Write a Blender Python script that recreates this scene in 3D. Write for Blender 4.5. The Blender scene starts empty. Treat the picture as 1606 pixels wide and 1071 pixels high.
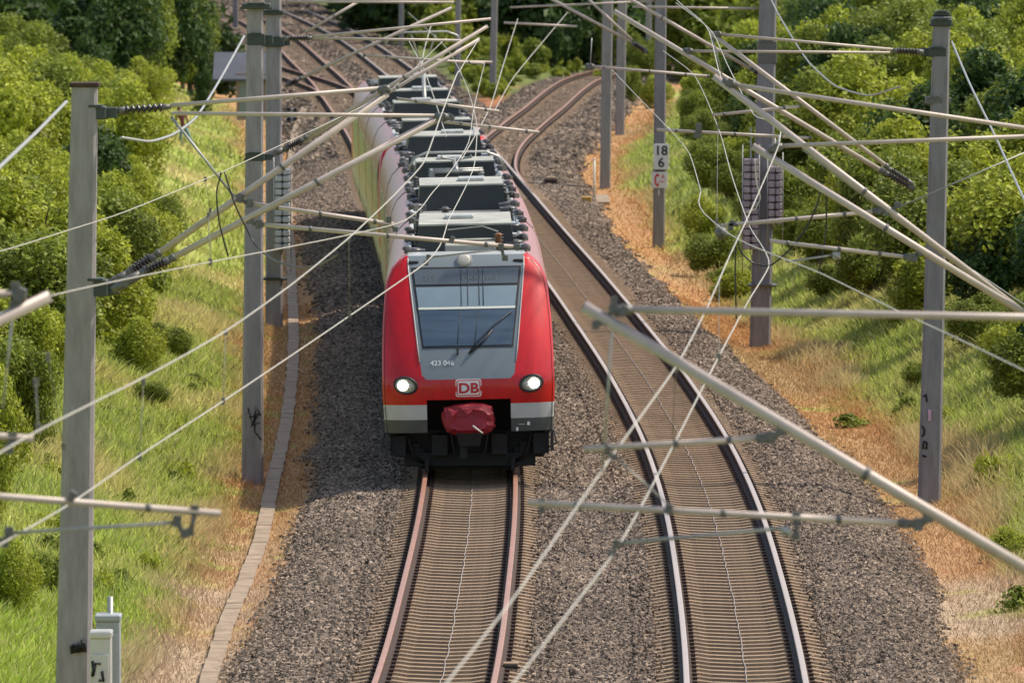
import bpy, math, random
import numpy as np
from mathutils import Vector, Matrix
random.seed(7); rng = np.random.default_rng(7)
scene = bpy.context.scene; COL = scene.collection
# ------------------------------------------------------------------ camera
F = 15400.0; PITCH = math.radians(2.957); CAMZ = 10.7
cd = bpy.data.cameras.new('camera'); cam = bpy.data.objects.new('camera', cd); COL.objects.link(cam)
cam.location = (0, 0, CAMZ); cam.rotation_euler = (math.radians(90) - PITCH, 0, 0)
cd.sensor_width = 36; cd.lens = F/1606*36; cd.clip_start = 1; cd.clip_end = 6000
cd.dof.use_dof = True; cd.dof.focus_distance = 147; cd.dof.aperture_fstop = 6.5
scene.camera = cam
# ------------------------------------------------------------------ world, sun, exposure
SUN_EL, SUN_AZ = math.radians(56), math.radians(76)      # azimuth clockwise from +Y
w = bpy.data.worlds.new('World'); scene.world = w; w.use_nodes = True
nt = w.node_tree; bg = nt.nodes['Background']
sky = nt.nodes.new('ShaderNodeTexSky'); sky.sky_type = 'NISHITA'; sky.sun_disc = False
sky.sun_elevation = SUN_EL; sky.sun_rotation = SUN_AZ; sky.air_density = 1.0; sky.dust_density = 1.5
tn = nt.nodes.new('ShaderNodeMix'); tn.data_type = 'RGBA'; tn.blend_type = 'MULTIPLY'; tn.inputs[0].default_value = 1; tn.inputs[7].default_value = (1.0, .92, .84, 1)   # warm tint multiplied into the sky colour
nt.links.new(sky.outputs[0], tn.inputs[6]); nt.links.new(tn.outputs[2], bg.inputs[0]); bg.inputs[1].default_value = 0.15
sl = bpy.data.lights.new('sun', 'SUN'); so = bpy.data.objects.new('sun', sl); COL.objects.link(so)
sl.energy = 3.1; sl.angle = math.radians(1.2); sl.color = (1.0, 0.91, 0.77)
sd = Vector((math.sin(SUN_AZ)*math.cos(SUN_EL), math.cos(SUN_AZ)*math.cos(SUN_EL), math.sin(SUN_EL)))
so.rotation_euler = (-sd).to_track_quat('-Z', 'Y').to_euler()
so.location = (40, 0, 60)
scene.view_settings.view_transform = 'Standard'; scene.view_settings.look = 'None'
scene.view_settings.gamma = 1; scene.view_settings.exposure = 0.62
# ------------------------------------------------------------------ placing helpers
_f = Vector((0, math.cos(PITCH), -math.sin(PITCH))); _u = Vector((0, math.sin(PITCH), math.cos(PITCH)))
def ray(x, y): return Vector((x-803, 0, 0)) + _u*(535.5-y) + _f*F
def at(x, y, D):
    r = ray(x, y); return Vector((0, 0, CAMZ)) + r*(D/r.y)
def on(x, y, z=0.0):
    r = ray(x, y); return Vector((0, 0, CAMZ)) + r*((z-CAMZ)/r.z)
# ------------------------------------------------------------------ track lines (x as a function of distance)
def spline(tab):
    D = np.array([a for a, b in tab], float); X = np.array([b for a, b in tab], float)
    m = np.gradient(X, D)
    def f(d):
        d = np.asarray(d, float); i = np.clip(np.searchsorted(D, d)-1, 0, len(D)-2)
        h = D[i+1]-D[i]; t = (d-D[i])/h
        h00 = 2*t**3-3*t**2+1; h10 = t**3-2*t**2+t; h01 = -2*t**3+3*t**2; h11 = t**3-t**2
        r = h00*X[i]+h10*h*m[i]+h01*X[i+1]+h11*h*m[i+1]
        r = np.where(t > 1, X[-1]+m[-1]*(d-D[-1]), r); r = np.where(t < 0, X[0]+m[0]*(d-D[0]), r)
        return r
    return f
LT = spline([(40,-4.1),(60,-3.1),(85,-2.05),(110,-1.28),(124,-.98),(142,-.79),(155,-.71),(166,-.70),(180,-.79),(192,-.93),(217,-1.38),(246,-2.08),(271,-2.78),(302,-3.7),(347,-5.0),(380,-6.2),(400,-6.95),(422,-7.8),(460,-9.5),(520,-12.3),(634,-19.5),(760,-29),(900,-42)])
RT = spline([(40,-.3),(60,.85),(85,2.0),(110,2.72),(125,2.98),(142,3.14),(155,3.19),(172,3.09),(192,2.74),(217,2.10),(240,1.45),(266,.66),(302,-.40),(340,-1.55),(400,-3.35),(440,-4.95),(460,-5.8),(520,-8.6),(634,-15.8),(760,-25.3),(900,-38.3)])
DV = spline([(286,.08),(294,-.15),(304,-.42),(314,-.62),(326,-.62),(342,-.33),(357,.18),(370,.66),(385,1.25),(400,1.78),(414,2.3),(429,3.02),(440,3.9),(450,5.1),(462,7.2),(480,11.5)])
SD = spline([(398,-6.9),(412,-7.5),(430,-9.0),(445,-10.6),(470,-12.9),(520,-16.4),(634,-23.8),(760,-33.5)])
def smoothstep(a, b, x):
    t = np.clip((x-a)/(b-a), 0, 1); return t*t*(3-2*t)
def left_edge(D):  return np.where(D < 400, LT(D), np.minimum(LT(D)-smoothstep(400, 470, D)*3.5, SD(np.clip(D, 398, 760))))
def right_edge(D): return np.where(D < 300, RT(D), np.where(D < 470, np.maximum(RT(D), DV(np.clip(D, 286, 480))), 9+0*D))
# ------------------------------------------------------------------ terrain
_ph = rng.uniform(0, 6.28, 24); _kx = rng.normal(0, 1, 24); _ky = rng.normal(0, 1, 24)
def wob(X, Y, s=1.0, n=24):
    r = 0
    for i in range(n): r = r+np.sin((X*_kx[i]+Y*_ky[i])*s+_ph[i])
    return r/math.sqrt(n)
def prof(o, pts):
    return np.interp(o, [p[0] for p in pts], [p[1] for p in pts])
LP = [(-9,-.27),(2.0,-.27),(2.5,-.40),(3.2,-.6),(3.6,-.62),(4.4,-.55),(6,.0),(8,.75),(11,1.5),(20,2.3),(60,4),(200,9)]
RP = [(-9,-.27),(2.05,-.27),(2.5,-.4),(2.95,-.58),(3.4,-.62),(4.6,-.5),(6,.25),(8,1.25),(11,2.6),(16,4),(40,6),(200,14)]
def height(X, D):
    X = np.asarray(X, float); D = np.asarray(D, float)
    ol = left_edge(D)-X; orr = X-right_edge(D)
    zl = prof(ol, LP); zr = prof(orr, RP)
    fl = smoothstep(4.2, 7, ol); fr = smoothstep(4.4, 7, orr)
    z = np.where(ol > 0, zl, np.where(orr > 0, zr, -.27))
    z = z+(fl+fr)*0.12*wob(X, D, .55)
    # the wedge of ground between the yard tracks and the branch
    a = X-(RT(D)+2.3); b = (DV(np.clip(D, 286, 480))-2.0)-X
    wd = smoothstep(0, 1.2, np.minimum(a, b))*smoothstep(380, 396, D)*(D < 470)
    z = z+wd*.2
    far = smoothstep(455, 620, D)*smoothstep(0, 14, X-(RT(D)+4))
    z = z+far*5.0+smoothstep(560, 1100, D)*14
    return z
def gz(x, y):
    """where the line of sight of a photo point meets the ground"""
    D = np.concatenate([np.arange(60, 240, .5), np.arange(240, 1400, 1.0)]); r = ray(x, y); X = r.x/r.y*D; Z = CAMZ+r.z/r.y*D
    hit = np.nonzero(Z <= height(X, D))[0]
    return None if len(hit) == 0 else Vector((float(X[hit[0]]), float(D[hit[0]]), float(Z[hit[0]])))
_eL = ([110, 160, 175, 200, 300, 340], [2.6, 2.65, 2.75, 2.85, 2.9, 2.95]); _eR = ([110, 125, 150, 175, 200, 220, 250, 275, 300], [2.7, 2.75, 3.0, 2.9, 2.4, 2.15, 2.0, 2.3, 2.9])
def bal_edge(D, left): return np.where(left, np.interp(D, *_eL), np.interp(D, *_eR))
def wedge(X, D):
    a = X-(RT(D)+1.9); b = np.where(D < 470, (DV(np.clip(D, 286, 480))-2.0), 9)-X
    return smoothstep(0, .5, np.minimum(a, b))*(D > 388)
# ------------------------------------------------------------------ mesh helpers
def tag(o, label=None, cat=None, group=None, kind=None):
    if label: o['label'] = label
    if cat: o['category'] = cat
    if group: o['group'] = group
    if kind: o['kind'] = kind
    return o
def empty(name, loc, label, cat, group=None):
    o = bpy.data.objects.new(name, None); COL.objects.link(o); o.location = loc; o.empty_display_size = .2
    return tag(o, label, cat, group)
def wloc(o):
    v = Vector((0, 0, 0))
    while o is not None: v = v+o.location; o = o.parent
    return v
def link(name, me, parent=None, mats=(), loc=(0,0,0)):
    for m in mats: me.materials.append(m)
    o = bpy.data.objects.new(name, me); COL.objects.link(o); o.parent = parent; o.location = loc
    return o
def npmesh(name, V, Fc, k, tint=None, mi=None, smooth=False):
    """V (n,3), Fc (m,k) faces of k corners"""
    me = bpy.data.meshes.new(name); V = np.ascontiguousarray(V, np.float32); Fc = np.ascontiguousarray(Fc, np.int32)
    me.vertices.add(len(V)); me.vertices.foreach_set('co', V.ravel())
    me.loops.add(Fc.size); me.loops.foreach_set('vertex_index', Fc.ravel())
    me.polygons.add(len(Fc)); me.polygons.foreach_set('loop_start', np.arange(0, Fc.size, k, dtype=np.int32))
    if mi is not None: me.polygons.foreach_set('material_index', np.ascontiguousarray(mi, np.int32))
    me.update(calc_edges=True)
    me.polygons.foreach_set('use_smooth', np.full(len(Fc), bool(smooth)))
    if tint is not None:
        tint = np.asarray(tint, np.float32)
        if tint.ndim == 2:
            a = me.attributes.new('tint', 'FLOAT_COLOR', 'POINT')
            c = np.ones((len(V), 4), np.float32); c[:, :3] = tint; a.data.foreach_set('color', c.ravel())
        else:
            a = me.attributes.new('tint', 'FLOAT', 'POINT'); a.data.foreach_set('value', tint)
    return me
class MB:
    def __init__(s): s.v = []; s.f = []; s.m = []; s.sm = []; s.cur = 0
    def add(s, V, Fs, smooth=False):
        b = len(s.v); s.v += [tuple(p) for p in V]
        for f in Fs: s.f.append(tuple(b+i for i in f)); s.m.append(s.cur); s.sm.append(smooth)
        return s
    def box(s, c, d, rz=0, rx=0, ry=0, M=None, taper=1.0):
        V = [Vector((x*d[0]/2*(taper if z > 0 else 1), y*d[1]/2*(taper if z > 0 else 1), z*d[2]/2)) for z in (-1, 1) for y in (-1, 1) for x in (-1, 1)]
        if rz or rx or ry:
            R = Matrix.Rotation(rz, 3, 'Z') @ Matrix.Rotation(rx, 3, 'X') @ Matrix.Rotation(ry, 3, 'Y'); V = [R @ v for v in V]
        V = [v+Vector(c) for v in V]
        if M is not None: V = [M @ v for v in V]
        return s.add(V, [(0,2,3,1),(4,5,7,6),(0,1,5,4),(2,6,7,3),(0,4,6,2),(1,3,7,5)])
    def bbox(s, c, d, b=.01, M=None):
        """box with chamfered edges"""
        hx, hy, hz = d[0]/2, d[1]/2, d[2]/2; V = []
        def ring(z, k): return [Vector((sx*(hx-(b if a else 0)-k), sy*(hy-(0 if a else b)-k), z)) for sx, sy, a in ((1,-1,0),(1,1,0),(1,1,1),(-1,1,1),(-1,1,0),(-1,-1,0),(-1,-1,1),(1,-1,1))]
        for z, k in ((-hz, b), (-hz+b, 0), (hz-b, 0), (hz, b)): V += ring(z, k)
        Fs = [tuple(range(7, -1, -1)), tuple(range(24, 32))]
        for r in range(3):
            for i in range(8): j = (i+1) % 8; Fs.append((r*8+i, r*8+j, r*8+8+j, r*8+8+i))
        V = [v+Vector(c) for v in V]
        if M is not None: V = [M @ v for v in V]
        return s.add(V, Fs)
    def tube(s, pts, r, n=8, cap=True, r1=None):
        pts = [Vector(p) for p in pts]; V = []; m = len(pts); up0 = None
        for i, p in enumerate(pts):
            t = (pts[min(i+1, m-1)]-pts[max(i-1, 0)]).normalized()
            if up0 is None: up0 = Vector((0, 0, 1)) if abs(t.z) < .9 else Vector((1, 0, 0))
            a = t.cross(up0).normalized(); b = a.cross(t).normalized(); up0 = b
            rr = r if r1 is None else r+(r1-r)*i/(m-1)
            for k in range(n):
                q = 2*math.pi*k/n; V.append(p+a*(rr*math.cos(q))+b*(rr*math.sin(q)))
        Fs = []
        for i in range(m-1):
            for k in range(n): k2 = (k+1) % n; Fs.append((i*n+k, i*n+k2, i*n+n+k2, i*n+n+k))
        s.add(V, Fs, True)
        if cap:
            bv = len(s.v)-len(V)
            s.f.append(tuple(bv+k for k in range(n))[::-1]); s.m.append(s.cur); s.sm.append(False)
            s.f.append(tuple(bv+(m-1)*n+k for k in range(n))); s.m.append(s.cur); s.sm.append(False)
        return s
    def lathe(s, p0, axis, prof_, n=12):
        """prof_: list of (distance along the axis, radius)"""
        ax = Vector(axis).normalized(); a = ax.orthogonal().normalized(); b = ax.cross(a); V = []
        for d, r in prof_:
            for k in range(n):
                q = 2*math.pi*k/n; V.append(Vector(p0)+ax*d+a*(r*math.cos(q))+b*(r*math.sin(q)))
        Fs = []
        for i in range(len(prof_)-1):
            for k in range(n): k2 = (k+1) % n; Fs.append((i*n+k, i*n+k2, i*n+n+k2, i*n+n+k))
        m = len(prof_); Fs.append(tuple(range(n))[::-1]); Fs.append(tuple((m-1)*n+k for k in range(n)))
        return s.add(V, Fs, True)
    def loft(s, rings, closed=True, smooth=False, caps=True):
        n = len(rings[0]); V = [p for r in rings for p in r]; Fs = []
        for i in range(len(rings)-1):
            for k in range(n if closed else n-1): k2 = (k+1) % n; Fs.append((i*n+k, i*n+k2, i*n+n+k2, i*n+n+k))
        s.add(V, Fs, smooth)
        if caps and closed: s.add(rings[0], [tuple(range(n))[::-1]]); s.add(rings[-1], [tuple(range(n))])
        return s
    def build(s, name, mats, parent=None, local=False):
        if not isinstance(mats, (list, tuple)): mats = [mats]
        off = Vector((0, 0, 0)) if (parent is None or local) else wloc(parent)
        me = bpy.data.meshes.new(name); me.from_pydata([tuple(Vector(v)-off) for v in s.v], [], s.f)
        me.polygons.foreach_set('material_index', s.m); me.polygons.foreach_set('use_smooth', s.sm); me.update()
        return link(name, me, parent, mats)
def recenter(o):
    """give a one-mesh thing its origin at its own middle base"""
    me = o.data; n = len(me.vertices); a = np.empty(n*3, np.float32); me.vertices.foreach_get('co', a); a = a.reshape(-1, 3)
    c = np.array([(a[:, 0].min()+a[:, 0].max())/2, (a[:, 1].min()+a[:, 1].max())/2, a[:, 2].min()], np.float32)
    me.vertices.foreach_set('co', (a-c).ravel()); o.location = Vector(c.tolist()); me.update(); return o
def sag(p, q, s, n=14):
    p, q = Vector(p), Vector(q); return [p.lerp(q, i/n)-Vector((0, 0, 4*s*(i/n)*(1-i/n))) for i in range(n+1)]
def copy_tree(o, parent=None):
    c = o.copy(); COL.objects.link(c); c.parent = parent
    for ch in list(o.children): copy_tree(ch, c)
    return c
# ------------------------------------------------------------------ materials
def mat(name, col, rough=.6, metal=0, noise=0, nscale=8, bump=0, bscale=30, col2=None, coat=0, attr=False, stretch=None, spec=.5, emit=None, transl=0):
    m = bpy.data.materials.new(name); m.use_nodes = True; nt = m.node_tree; N = nt.nodes; L = nt.links
    b = N['Principled BSDF']; b.inputs['Base Color'].default_value = (*col, 1); b.inputs['Roughness'].default_value = rough
    b.inputs['Metallic'].default_value = metal; b.inputs['Coat Weight'].default_value = coat; b.inputs['Specular IOR Level'].default_value = spec
    if coat: b.inputs['Coat Roughness'].default_value = .04; b.inputs['Coat IOR'].default_value = 1.6
    tc = N.new('ShaderNodeTexCoord'); src = tc.outputs['Object']
    if stretch:
        mp = N.new('ShaderNodeMapping'); mp.inputs['Scale'].default_value = stretch; L.new(src, mp.inputs[0]); src = mp.outputs[0]
    cur = None
    if noise or col2:
        n = N.new('ShaderNodeTexNoise'); n.inputs['Scale'].default_value = nscale; n.inputs['Detail'].default_value = 6; n.inputs['Roughness'].default_value = .65; L.new(src, n.inputs['Vector'])
        r = N.new('ShaderNodeMapRange'); r.inputs[1].default_value = .3; r.inputs[2].default_value = .7; L.new(n.outputs['Fac'], r.inputs[0])
        mx = N.new('ShaderNodeMix'); mx.data_type = 'RGBA'; L.new(r.outputs[0], mx.inputs[0])
        c2 = col2 if col2 else tuple(c*(1-noise) for c in col)
        mx.inputs[6].default_value = (*col, 1); mx.inputs[7].default_value = (*c2, 1); cur = mx.outputs[2]
    if attr:
        a = N.new('ShaderNodeAttribute'); a.attribute_name = 'tint'
        if attr == 'color': cur = a.outputs['Color']
        else:
            ml = N.new('ShaderNodeMix'); ml.data_type = 'RGBA'; ml.blend_type = 'MULTIPLY'; ml.inputs[0].default_value = 1
            if cur: L.new(cur, ml.inputs[6])
            else: ml.inputs[6].default_value = (*col, 1)
            L.new(a.outputs['Fac'], ml.inputs[7]); cur = ml.outputs[2]
    if cur: L.new(cur, b.inputs['Base Color'])
    if bump:
        n2 = N.new('ShaderNodeTexNoise'); n2.inputs['Scale'].default_value = bscale; n2.inputs['Detail'].default_value = 4; L.new(src, n2.inputs['Vector'])
        bm = N.new('ShaderNodeBump'); bm.inputs['Strength'].default_value = bump; bm.inputs['Distance'].default_value = .02
        L.new(n2.outputs['Fac'], bm.inputs['Height']); L.new(bm.outputs[0], b.inputs['Normal'])
    if emit: b.inputs['Emission Color'].default_value = (*emit[:3], 1); b.inputs['Emission Strength'].default_value = emit[3]
    if transl:
        t = N.new('ShaderNodeBsdfTranslucent'); ms = N.new('ShaderNodeMixShader'); ms.inputs[0].default_value = transl
        if cur: L.new(cur, t.inputs[0])
        else: t.inputs[0].default_value = (*col, 1)
        out = N['Material Output']; L.new(b.outputs[0], ms.inputs[1]); L.new(t.outputs[0], ms.inputs[2]); L.new(ms.outputs[0], out.inputs[0])
    return m
M = {}
M['red'] = mat('red paint', (.66, .005, .010), .3, coat=.9, noise=.12, nscale=2)
M['redfront'] = mat('red cab paint', (.60, .003, .007), .38, coat=.3, noise=.32, nscale=2.2, stretch=(2.2, 1, .7), spec=.35)
M['redside'] = mat('red side paint greyed for sheen', (.36, .10, .09), .5, coat=.6, noise=.25, nscale=1.5)  # train red greyed so the side imitates pale grazing reflections
M['sideglass'] = mat('side window glass', (.11, .105, .10), .35, coat=.6)
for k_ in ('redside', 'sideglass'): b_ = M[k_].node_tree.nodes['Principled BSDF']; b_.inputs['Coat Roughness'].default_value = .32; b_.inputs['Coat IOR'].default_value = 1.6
M['tgrey'] = mat('traffic grey paint', (.16, .19, .205), .35, coat=.4)
M['lgrey'] = mat('light grey paint', (.50, .51, .49), .4, coat=.3, noise=.15, nscale=3)
M['dgrey'] = mat('dark grey paint', (.085, .095, .09), .45, noise=.3, nscale=4)
M['black'] = mat('black underframe', (.012, .012, .013), .7, noise=.5, nscale=6)
M['rubber'] = mat('black rubber', (.015, .015, .017), .5)
M['glass'] = mat('dark glass with painted reflections', (.035, .06, .09), .12, coat=.7, col2=(.075, .11, .15), nscale=1.1, stretch=(.5, 1, 5))  # blue-grey bands in the base colour imitate windscreen reflections
M['dglass'] = mat('display glass', (.085, .105, .12), .22, coat=.6)
M['blind'] = mat('sun blind', (.20, .27, .315), .3, coat=.6, noise=.12, nscale=3)
M['lzb'] = mat('dusty grey cable', (.34, .30, .27), .6)
M['offwhite'] = mat('off white', (.62, .64, .58), .5)
M['white'] = mat('white lettering', (.75, .76, .76), .5)
M['roofbox'] = mat('roof box dark face', (.028, .034, .033), .5, noise=.3, nscale=3)
M['rooftop'] = mat('roof box pale lid', (.50, .50, .43), .6, noise=.55, nscale=1.8)
M['roofdeck'] = mat('roof deck', (.26, .27, .26), .6, noise=.5, nscale=3)
M['roofpale'] = mat('pale roof trim', (.5, .52, .50), .5, noise=.4, nscale=6)
M['insul'] = mat('brown insulator', (.022, .012, .010), .25, coat=.4)
M['dinsul'] = mat('dark roof insulator', (.085, .08, .078), .35)
M['copper'] = mat('copper brown', (.30, .14, .07), .4, metal=.5)
M['tarp'] = mat('dark red tarpaulin', (.34, .012, .028), .6, noise=.4, nscale=5, bump=.6, bscale=9)
M['alu'] = mat('weathered aluminium tube', (.54, .455, .40), .5, metal=.12, noise=.22, nscale=5)
M['steel'] = mat('galvanised steel', (.42, .42, .40), .5, metal=.5, noise=.3, nscale=12)
M['bracket'] = mat('green grey bracket', (.045, .06, .05), .5, noise=.3, nscale=12)
M['clamp'] = mat('grey clamp', (.17, .165, .155), .5, metal=.4, noise=.4, nscale=20)
M['wire'] = mat('bright bronze wire', (.52, .48, .41), .45, metal=.2)
M['dropper'] = mat('thin dark rope', (.16, .15, .12), .6)
M['cable'] = mat('black cable', (.012, .012, .012), .4)
M['conc'] = mat('weathered mast concrete', (.335, .305, .30), .85, noise=.35, nscale=3, bump=.4, bscale=40, stretch=(3, 3, .6))
M['conc_purple'] = mat('mauve grey mast concrete', (.265, .25, .255), .85, noise=.35, nscale=3, bump=.4, bscale=40, stretch=(3, 3, .6))
M['weight'] = mat('stacked cast weights', (.46, .38, .38), .9, noise=.4, nscale=9)
M['weight_grey'] = mat('grey cast weights', (.60, .60, .57), .9, noise=.3, nscale=9)
M['railtop'] = mat('polished rail head', (.46, .385, .34), .45, metal=.15, noise=.12, nscale=3)
M['railrust'] = mat('pinkish rusty rail head', (.46, .235, .155), .42, metal=.2, noise=.25, nscale=3)
M['railside'] = mat('rusty rail web', (.060, .032, .022), .8, noise=.4, nscale=8)
M['sleeper'] = mat('brown stained concrete sleeper', (.36, .245, .15), .9, noise=.35, nscale=5, bump=.3, bscale=40, attr=True)
M['trough'] = mat('pale concrete trough lid', (.40, .30, .205), .9, noise=.5, nscale=2.2, bump=.3, bscale=20)
M['ballast'] = mat('ballast stone', (.19, .146, .110), .9, attr=True, spec=.3)
M['soil'] = None
M['grass'] = mat('grass blades', (.2, .3, .05), .7, attr='color', transl=.5, spec=.15)
M['bark'] = mat('bark', (.09, .07, .05), .9, noise=.4, nscale=8)
M['cab'] = mat('pale grey cabinet', (.56, .55, .50), .5, noise=.15, nscale=4)
M['cab2'] = mat('blue grey cabinet', (.36, .39, .40), .5, noise=.2, nscale=4)
M['yellow'] = mat('faded yellow', (.55, .33, .06), .6, noise=.3, nscale=6)
M['graffiti'] = mat('black spray paint', (.01, .01, .012), .7)
M['signred'] = mat('sign red', (.6, .02, .03), .5)
M['signblack'] = mat('sign black', (.012, .012, .012), .5)
M['signwhite'] = mat('sign white', (.72, .72, .70), .5, noise=.1, nscale=5)
def leafmat(name, c):
    return mat(name, c, .55, attr=True, transl=.38, spec=.35)
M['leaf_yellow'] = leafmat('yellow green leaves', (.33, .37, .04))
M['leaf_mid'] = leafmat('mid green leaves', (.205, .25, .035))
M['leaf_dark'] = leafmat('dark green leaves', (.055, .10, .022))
# ================================================================== SETTING: ground sheet
def zone_colors(X, D):
    """base colour of the land at a point: ballast bed / dry orange weeds / yellow / green"""
    ol = left_edge(D)-X; orr = X-right_edge(D)
    n1 = wob(X, D*.35, 1.1); n2 = wob(X+40, D*.3+9, .45); n3 = wob(X+90, D+50, 2.3)
    o = np.where(ol > 0, ol, orr); left = ol > orr
    bal = np.array([.05, .042, .036]); org = np.array([.42, .235, .105]); brn = np.array([.38, .26, .13])
    straw = np.array([.50, .43, .18]); grn = np.array([.32, .37, .085]); lush = np.array([.27, .35, .05])
    sand = np.array([.42, .32, .22]); pink = np.array([.52, .27, .17])
    c = np.zeros(X.shape+(3,))
    edge = bal_edge(D, left)+.10*n1
    g0 = edge+np.where(left, 1.5+.3*n2, 1.75+.4*n2)
    def mx(a, b, t): return a*(1-t)[..., None]+b*t[..., None]
    o_col = mx(np.broadcast_to(org, c.shape), np.broadcast_to(brn, c.shape), smoothstep(-.2, 1.6, n2))
    near = smoothstep(160, 143, D)
    o_col = mx(o_col, np.broadcast_to(sand, c.shape), near*smoothstep(-1.2, .3, n1)*.9)
    o_col = mx(o_col, np.broadcast_to(pink, c.shape), near*smoothstep(.5, 1.6, n3)*.6)
    o_col = mx(o_col, np.broadcast_to(grn, c.shape), smoothstep(1.0, 1.9, n3+.5*n1)*.6)
    g_col = mx(np.broadcast_to(grn, c.shape), np.broadcast_to(straw, c.shape), smoothstep(.1, 1.3, n1+.4*n2)*np.where(left, .7, .5))
    g_col = mx(g_col, np.broadcast_to(lush, c.shape), np.where(left, smoothstep(165, 135, D)*.8, smoothstep(.6, 1.6, n2)*.6))
    c = mx(np.broadcast_to(bal, c.shape), o_col, smoothstep(edge-.12, edge+.12, o))
    c = mx(c, g_col, smoothstep(g0-.5, g0+.6, o+.25*n3))
    w_ = wedge(X, D)
    wc = mx(np.broadcast_to(np.array([.36, .16, .07]), c.shape), np.broadcast_to(np.array([.14, .165, .045]), c.shape), smoothstep(400, 425, D+6*n1))
    c = mx(c, wc, w_)
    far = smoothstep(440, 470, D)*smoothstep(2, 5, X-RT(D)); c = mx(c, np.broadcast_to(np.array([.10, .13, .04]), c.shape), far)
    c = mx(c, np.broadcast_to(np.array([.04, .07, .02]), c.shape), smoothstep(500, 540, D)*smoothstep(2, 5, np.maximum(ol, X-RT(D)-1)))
    return c, o, left
def ground():
    D = np.concatenate([np.arange(20, 118, 4), np.arange(118, 240, .6), np.arange(240, 480, 1.2), np.arange(480, 1500, 12), np.arange(1500, 5000, 200)])
    s = np.concatenate([[-900, -400, -200, -100, -60, -40, -25, -18], np.arange(-14, -5, .5), np.arange(-5, 5, .12), np.arange(5, 14, .5), [18, 25, 40, 60, 100, 200, 400, 900]])
    le = left_edge(D); re = right_edge(D)
    X = []
    for i in range(len(D)):
        # columns: left of the left edge track, between, right of the right edge track
        l = le[i]-np.concatenate([[900, 400, 200, 100, 60, 40, 28, 20], np.arange(15, 6, -.6), np.arange(6, 1.9, -.12)])
        m_ = np.linspace(le[i]-1.85, re[i]+1.85, 36)
        r = re[i]+np.concatenate([np.arange(2., 6, .12), np.arange(6.2, 15, .6), [20, 28, 40, 60, 100, 200, 400, 900]])
        X.append(np.concatenate([l, m_, r]))
    X = np.array(X); DD = np.repeat(D[:, None], X.shape[1], 1)
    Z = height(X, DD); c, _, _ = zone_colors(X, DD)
    n, k = X.shape; idx = np.arange(n*k).reshape(n, k)
    Fc = np.stack([idx[:-1, :-1], idx[:-1, 1:], idx[1:, 1:], idx[1:, :-1]], -1).reshape(-1, 4)
    V = np.stack([X, DD, Z], -1).reshape(-1, 3)
    m = mat('land surface', (.2, .2, .1), .95, attr='color', bump=1.0, bscale=9, spec=.15)
    nt = m.node_tree; b = nt.nodes['Principled BSDF']; a = [x for x in nt.nodes if x.type == 'ATTRIBUTE'][0]
    nz = nt.nodes.new('ShaderNodeTexNoise'); nz.inputs['Scale'].default_value = 7; nz.inputs['Detail'].default_value = 8; nz.inputs['Roughness'].default_value = .75
    tc = [x for x in nt.nodes if x.type == 'TEX_COORD'][0]; nt.links.new(tc.outputs['Object'], nz.inputs['Vector'])
    mr = nt.nodes.new('ShaderNodeMapRange'); mr.inputs[1].default_value = .3; mr.inputs[2].default_value = .7; mr.inputs[3].default_value = .45; mr.inputs[4].default_value = 1.5
    nt.links.new(nz.outputs['Fac'], mr.inputs[0])
    ml = nt.nodes.new('ShaderNodeMix'); ml.data_type = 'RGBA'; ml.blend_type = 'MULTIPLY'; ml.inputs[0].default_value = 1
    nt.links.new(a.outputs['Color'], ml.inputs[6]); nt.links.new(mr.outputs[0], ml.inputs[7]); nt.links.new(ml.outputs[2], b.inputs['Base Color'])
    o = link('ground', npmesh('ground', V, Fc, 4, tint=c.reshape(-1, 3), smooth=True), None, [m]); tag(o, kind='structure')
ground()
# ================================================================== ballast stones
def stones(X, Y, Z, size, tint):
    n = len(X); base = np.array([[1,0,0],[-1,0,0],[0,1,0],[0,-1,0],[0,0,1],[0,0,-1]], float)
    P = base[None]*(1+rng.uniform(-.35, .35, (n, 6, 1)))+rng.uniform(-.28, .28, (n, 6, 3))
    q = rng.normal(size=(n, 4)); q /= np.linalg.norm(q, axis=1)[:, None]; a, b, c, d = q.T
    R = np.stack([1-2*(c*c+d*d), 2*(b*c-a*d), 2*(b*d+a*c), 2*(b*c+a*d), 1-2*(b*b+d*d), 2*(c*d-a*b), 2*(b*d-a*c), 2*(c*d+a*b), 1-2*(b*b+c*c)], -1).reshape(n, 3, 3)
    P = np.einsum('nij,nkj->nki', R, P)*(size[:, None, None]*np.array([1, 1, .85]))
    P += np.stack([X, Y, Z], -1)[:, None]
    f = np.array([[0,2,4],[2,1,4],[1,3,4],[3,0,4],[2,0,5],[1,2,5],[3,1,5],[0,3,5]])
    Fc = (np.arange(n)[:, None, None]*6+f[None]).reshape(-1, 3)
    return P.reshape(-1, 3), Fc, np.repeat(tint, 6)
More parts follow.
